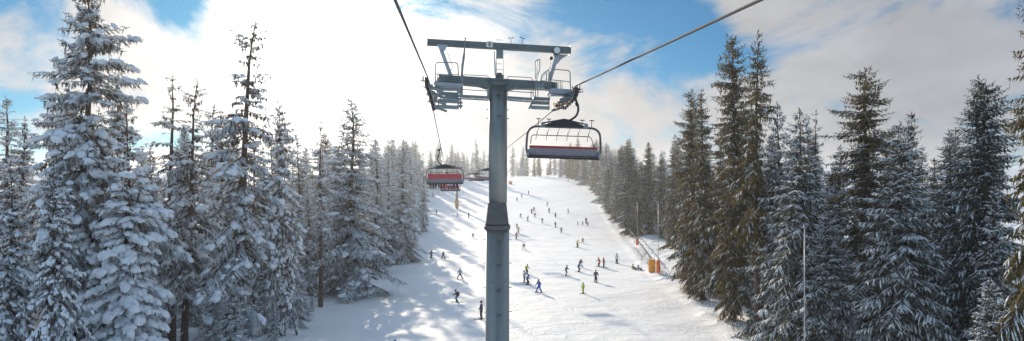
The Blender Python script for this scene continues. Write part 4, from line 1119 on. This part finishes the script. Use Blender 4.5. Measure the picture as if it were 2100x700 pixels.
mp = nd(nt, 'ShaderNodeMapping'); mp.inputs['Scale'].default_value = (1, 1, 2.0); mp.inputs['Location'].default_value = (3.3, 1.2, .4); nt.links.new(D, mp.inputs[0])
n1 = noise_n(nt, 4.4, 9, 0.58, mp.outputs[0], 0.5)
n2 = noise_n(nt, 7.0, 6, 0.6, mp.outputs[0], 0.3)
cov = math_n(nt, 'ADD', math_n(nt, 'MULTIPLY', n1.outputs[0], 3.0), -0.88)
for L_ in ((1220, 10, 95, -.55), (1440, 80, 70, -.60), (1360, 40, 90, -.38), (1120, 30, 60, -.2), (300, -15, 60, -.55), (375, 30, 42, -.55), (425, 100, 42, -.5), (20, 225, 55, -.45), (1270, 130, 90, -.25), (60, 10, 60, -.25), (1200, 180, 70, -.2), (1580, 150, 70, -.2),
           (1750, 150, 230, .26), (1600, 20, 90, .14), (150, 120, 130, .18), (640, 150, 200, .5), (1100, 320, 330, .34), (2000, 300, 200, .16)):
    cov = math_n(nt, 'ADD', cov, lobe(*L_))
sD = nd(nt, 'ShaderNodeSeparateXYZ'); nt.links.new(D, sD.inputs[0])
clear = math_n(nt, 'MULTIPLY', math_n(nt, 'SUBTRACT', sD.outputs[2], 0.42), 0.35, False)
clear = math_n(nt, 'MAXIMUM', clear, 0.0)
back = math_n(nt, 'MAXIMUM', math_n(nt, 'MULTIPLY', sD.outputs[1], -0.22), 0.0)
cov = math_n(nt, 'SUBTRACT', math_n(nt, 'SUBTRACT', cov, clear), back)
cr = ramp(nt, cov, [(0.22, (0, 0, 0)), (0.78, (1, 1, 1))]); cr.color_ramp.interpolation = 'EASE'
# cloud brightness: thin cloud scatters forward, brightest round the sun
sd_ = vdot(sun_dir)
def powlobe(k, a):
    x = math_n(nt, 'SUBTRACT', 1.0, sd_); x = math_n(nt, 'MULTIPLY', x, -k); return math_n(nt, 'MULTIPLY', math_n(nt, 'EXPONENT', x), a)
glow = math_n(nt, 'ADD', powlobe(120, 12.0), powlobe(14, 2.4))
shade = math_n(nt, 'ADD', math_n(nt, 'MULTIPLY', n2.outputs[0], .8), 0.60)
lum = math_n(nt, 'MULTIPLY', math_n(nt, 'ADD', glow, 2.3), shade)
cc = nd(nt, 'ShaderNodeMix', data_type='RGBA'); cc.blend_type = 'MIX'
nt.links.new(math_n(nt, 'MULTIPLY', powlobe(6, 1.0), 1.0, True), cc.inputs[0]); cc.inputs[6].default_value = (.90, .95, 1.06, 1); cc.inputs[7].default_value = (1.04, 1.0, .95, 1)
# clouds overhead and behind the viewer: brighter blue added as fill for shaded snow
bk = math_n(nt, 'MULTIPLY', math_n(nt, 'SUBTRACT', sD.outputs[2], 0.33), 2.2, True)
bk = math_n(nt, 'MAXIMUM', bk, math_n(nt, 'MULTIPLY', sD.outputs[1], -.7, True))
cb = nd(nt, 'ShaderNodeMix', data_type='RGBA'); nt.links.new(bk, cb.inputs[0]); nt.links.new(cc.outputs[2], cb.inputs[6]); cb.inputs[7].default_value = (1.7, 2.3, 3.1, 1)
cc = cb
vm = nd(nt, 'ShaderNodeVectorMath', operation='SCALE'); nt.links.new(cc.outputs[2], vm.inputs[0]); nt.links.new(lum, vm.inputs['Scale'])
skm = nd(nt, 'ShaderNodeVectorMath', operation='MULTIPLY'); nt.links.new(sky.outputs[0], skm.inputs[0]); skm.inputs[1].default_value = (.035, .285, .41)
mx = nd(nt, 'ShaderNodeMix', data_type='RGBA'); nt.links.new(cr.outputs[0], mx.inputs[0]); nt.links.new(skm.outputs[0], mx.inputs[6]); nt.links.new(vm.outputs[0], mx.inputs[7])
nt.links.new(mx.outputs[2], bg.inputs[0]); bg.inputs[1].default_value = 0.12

# the air between
hz, hnt, hb = new_mat('haze'); hnt.nodes.remove(hb)
pv = nd(hnt, 'ShaderNodeVolumePrincipled'); pv.inputs['Color'].default_value = (.93, .96, 1.0, 1); pv.inputs['Density'].default_value = 0.00022; pv.inputs['Anisotropy'].default_value = 0.55
hnt.links.new(pv.outputs[0], hnt.nodes['Material Output'].inputs['Volume'])
hb_ = MB(); x0, x1, y0, y1, z0, z1 = -1510, 1510, -70, 2010, -8, 75
hb_.add([(x, y, z) for z in (z0, z1) for y in (y0, y1) for x in (x0, x1)], [(0, 2, 3, 1), (4, 5, 7, 6), (0, 1, 5, 4), (2, 6, 7, 3), (0, 4, 6, 2), (1, 3, 7, 5)])
ho = hb_.build('haze', hz); tag(ho, 'thin cold haze over the piste and forest', 'haze', kind='stuff'); ho.display_type = 'WIRE'

# ------------------------------------------------------------------ render settings
scene.view_settings.view_transform = 'Standard'; scene.view_settings.look = 'None'; scene.view_settings.gamma = 1.0; scene.view_settings.use_curve_mapping = False
scene.view_settings.exposure = 0.72
scene.render.engine = 'CYCLES'
scene.cycles.use_denoising = True
scene.cycles.max_bounces = 6; scene.cycles.diffuse_bounces = 3; scene.cycles.volume_bounces = 1; scene.cycles.transmission_bounces = 3
scene.cycles.sample_clamp_indirect = 4
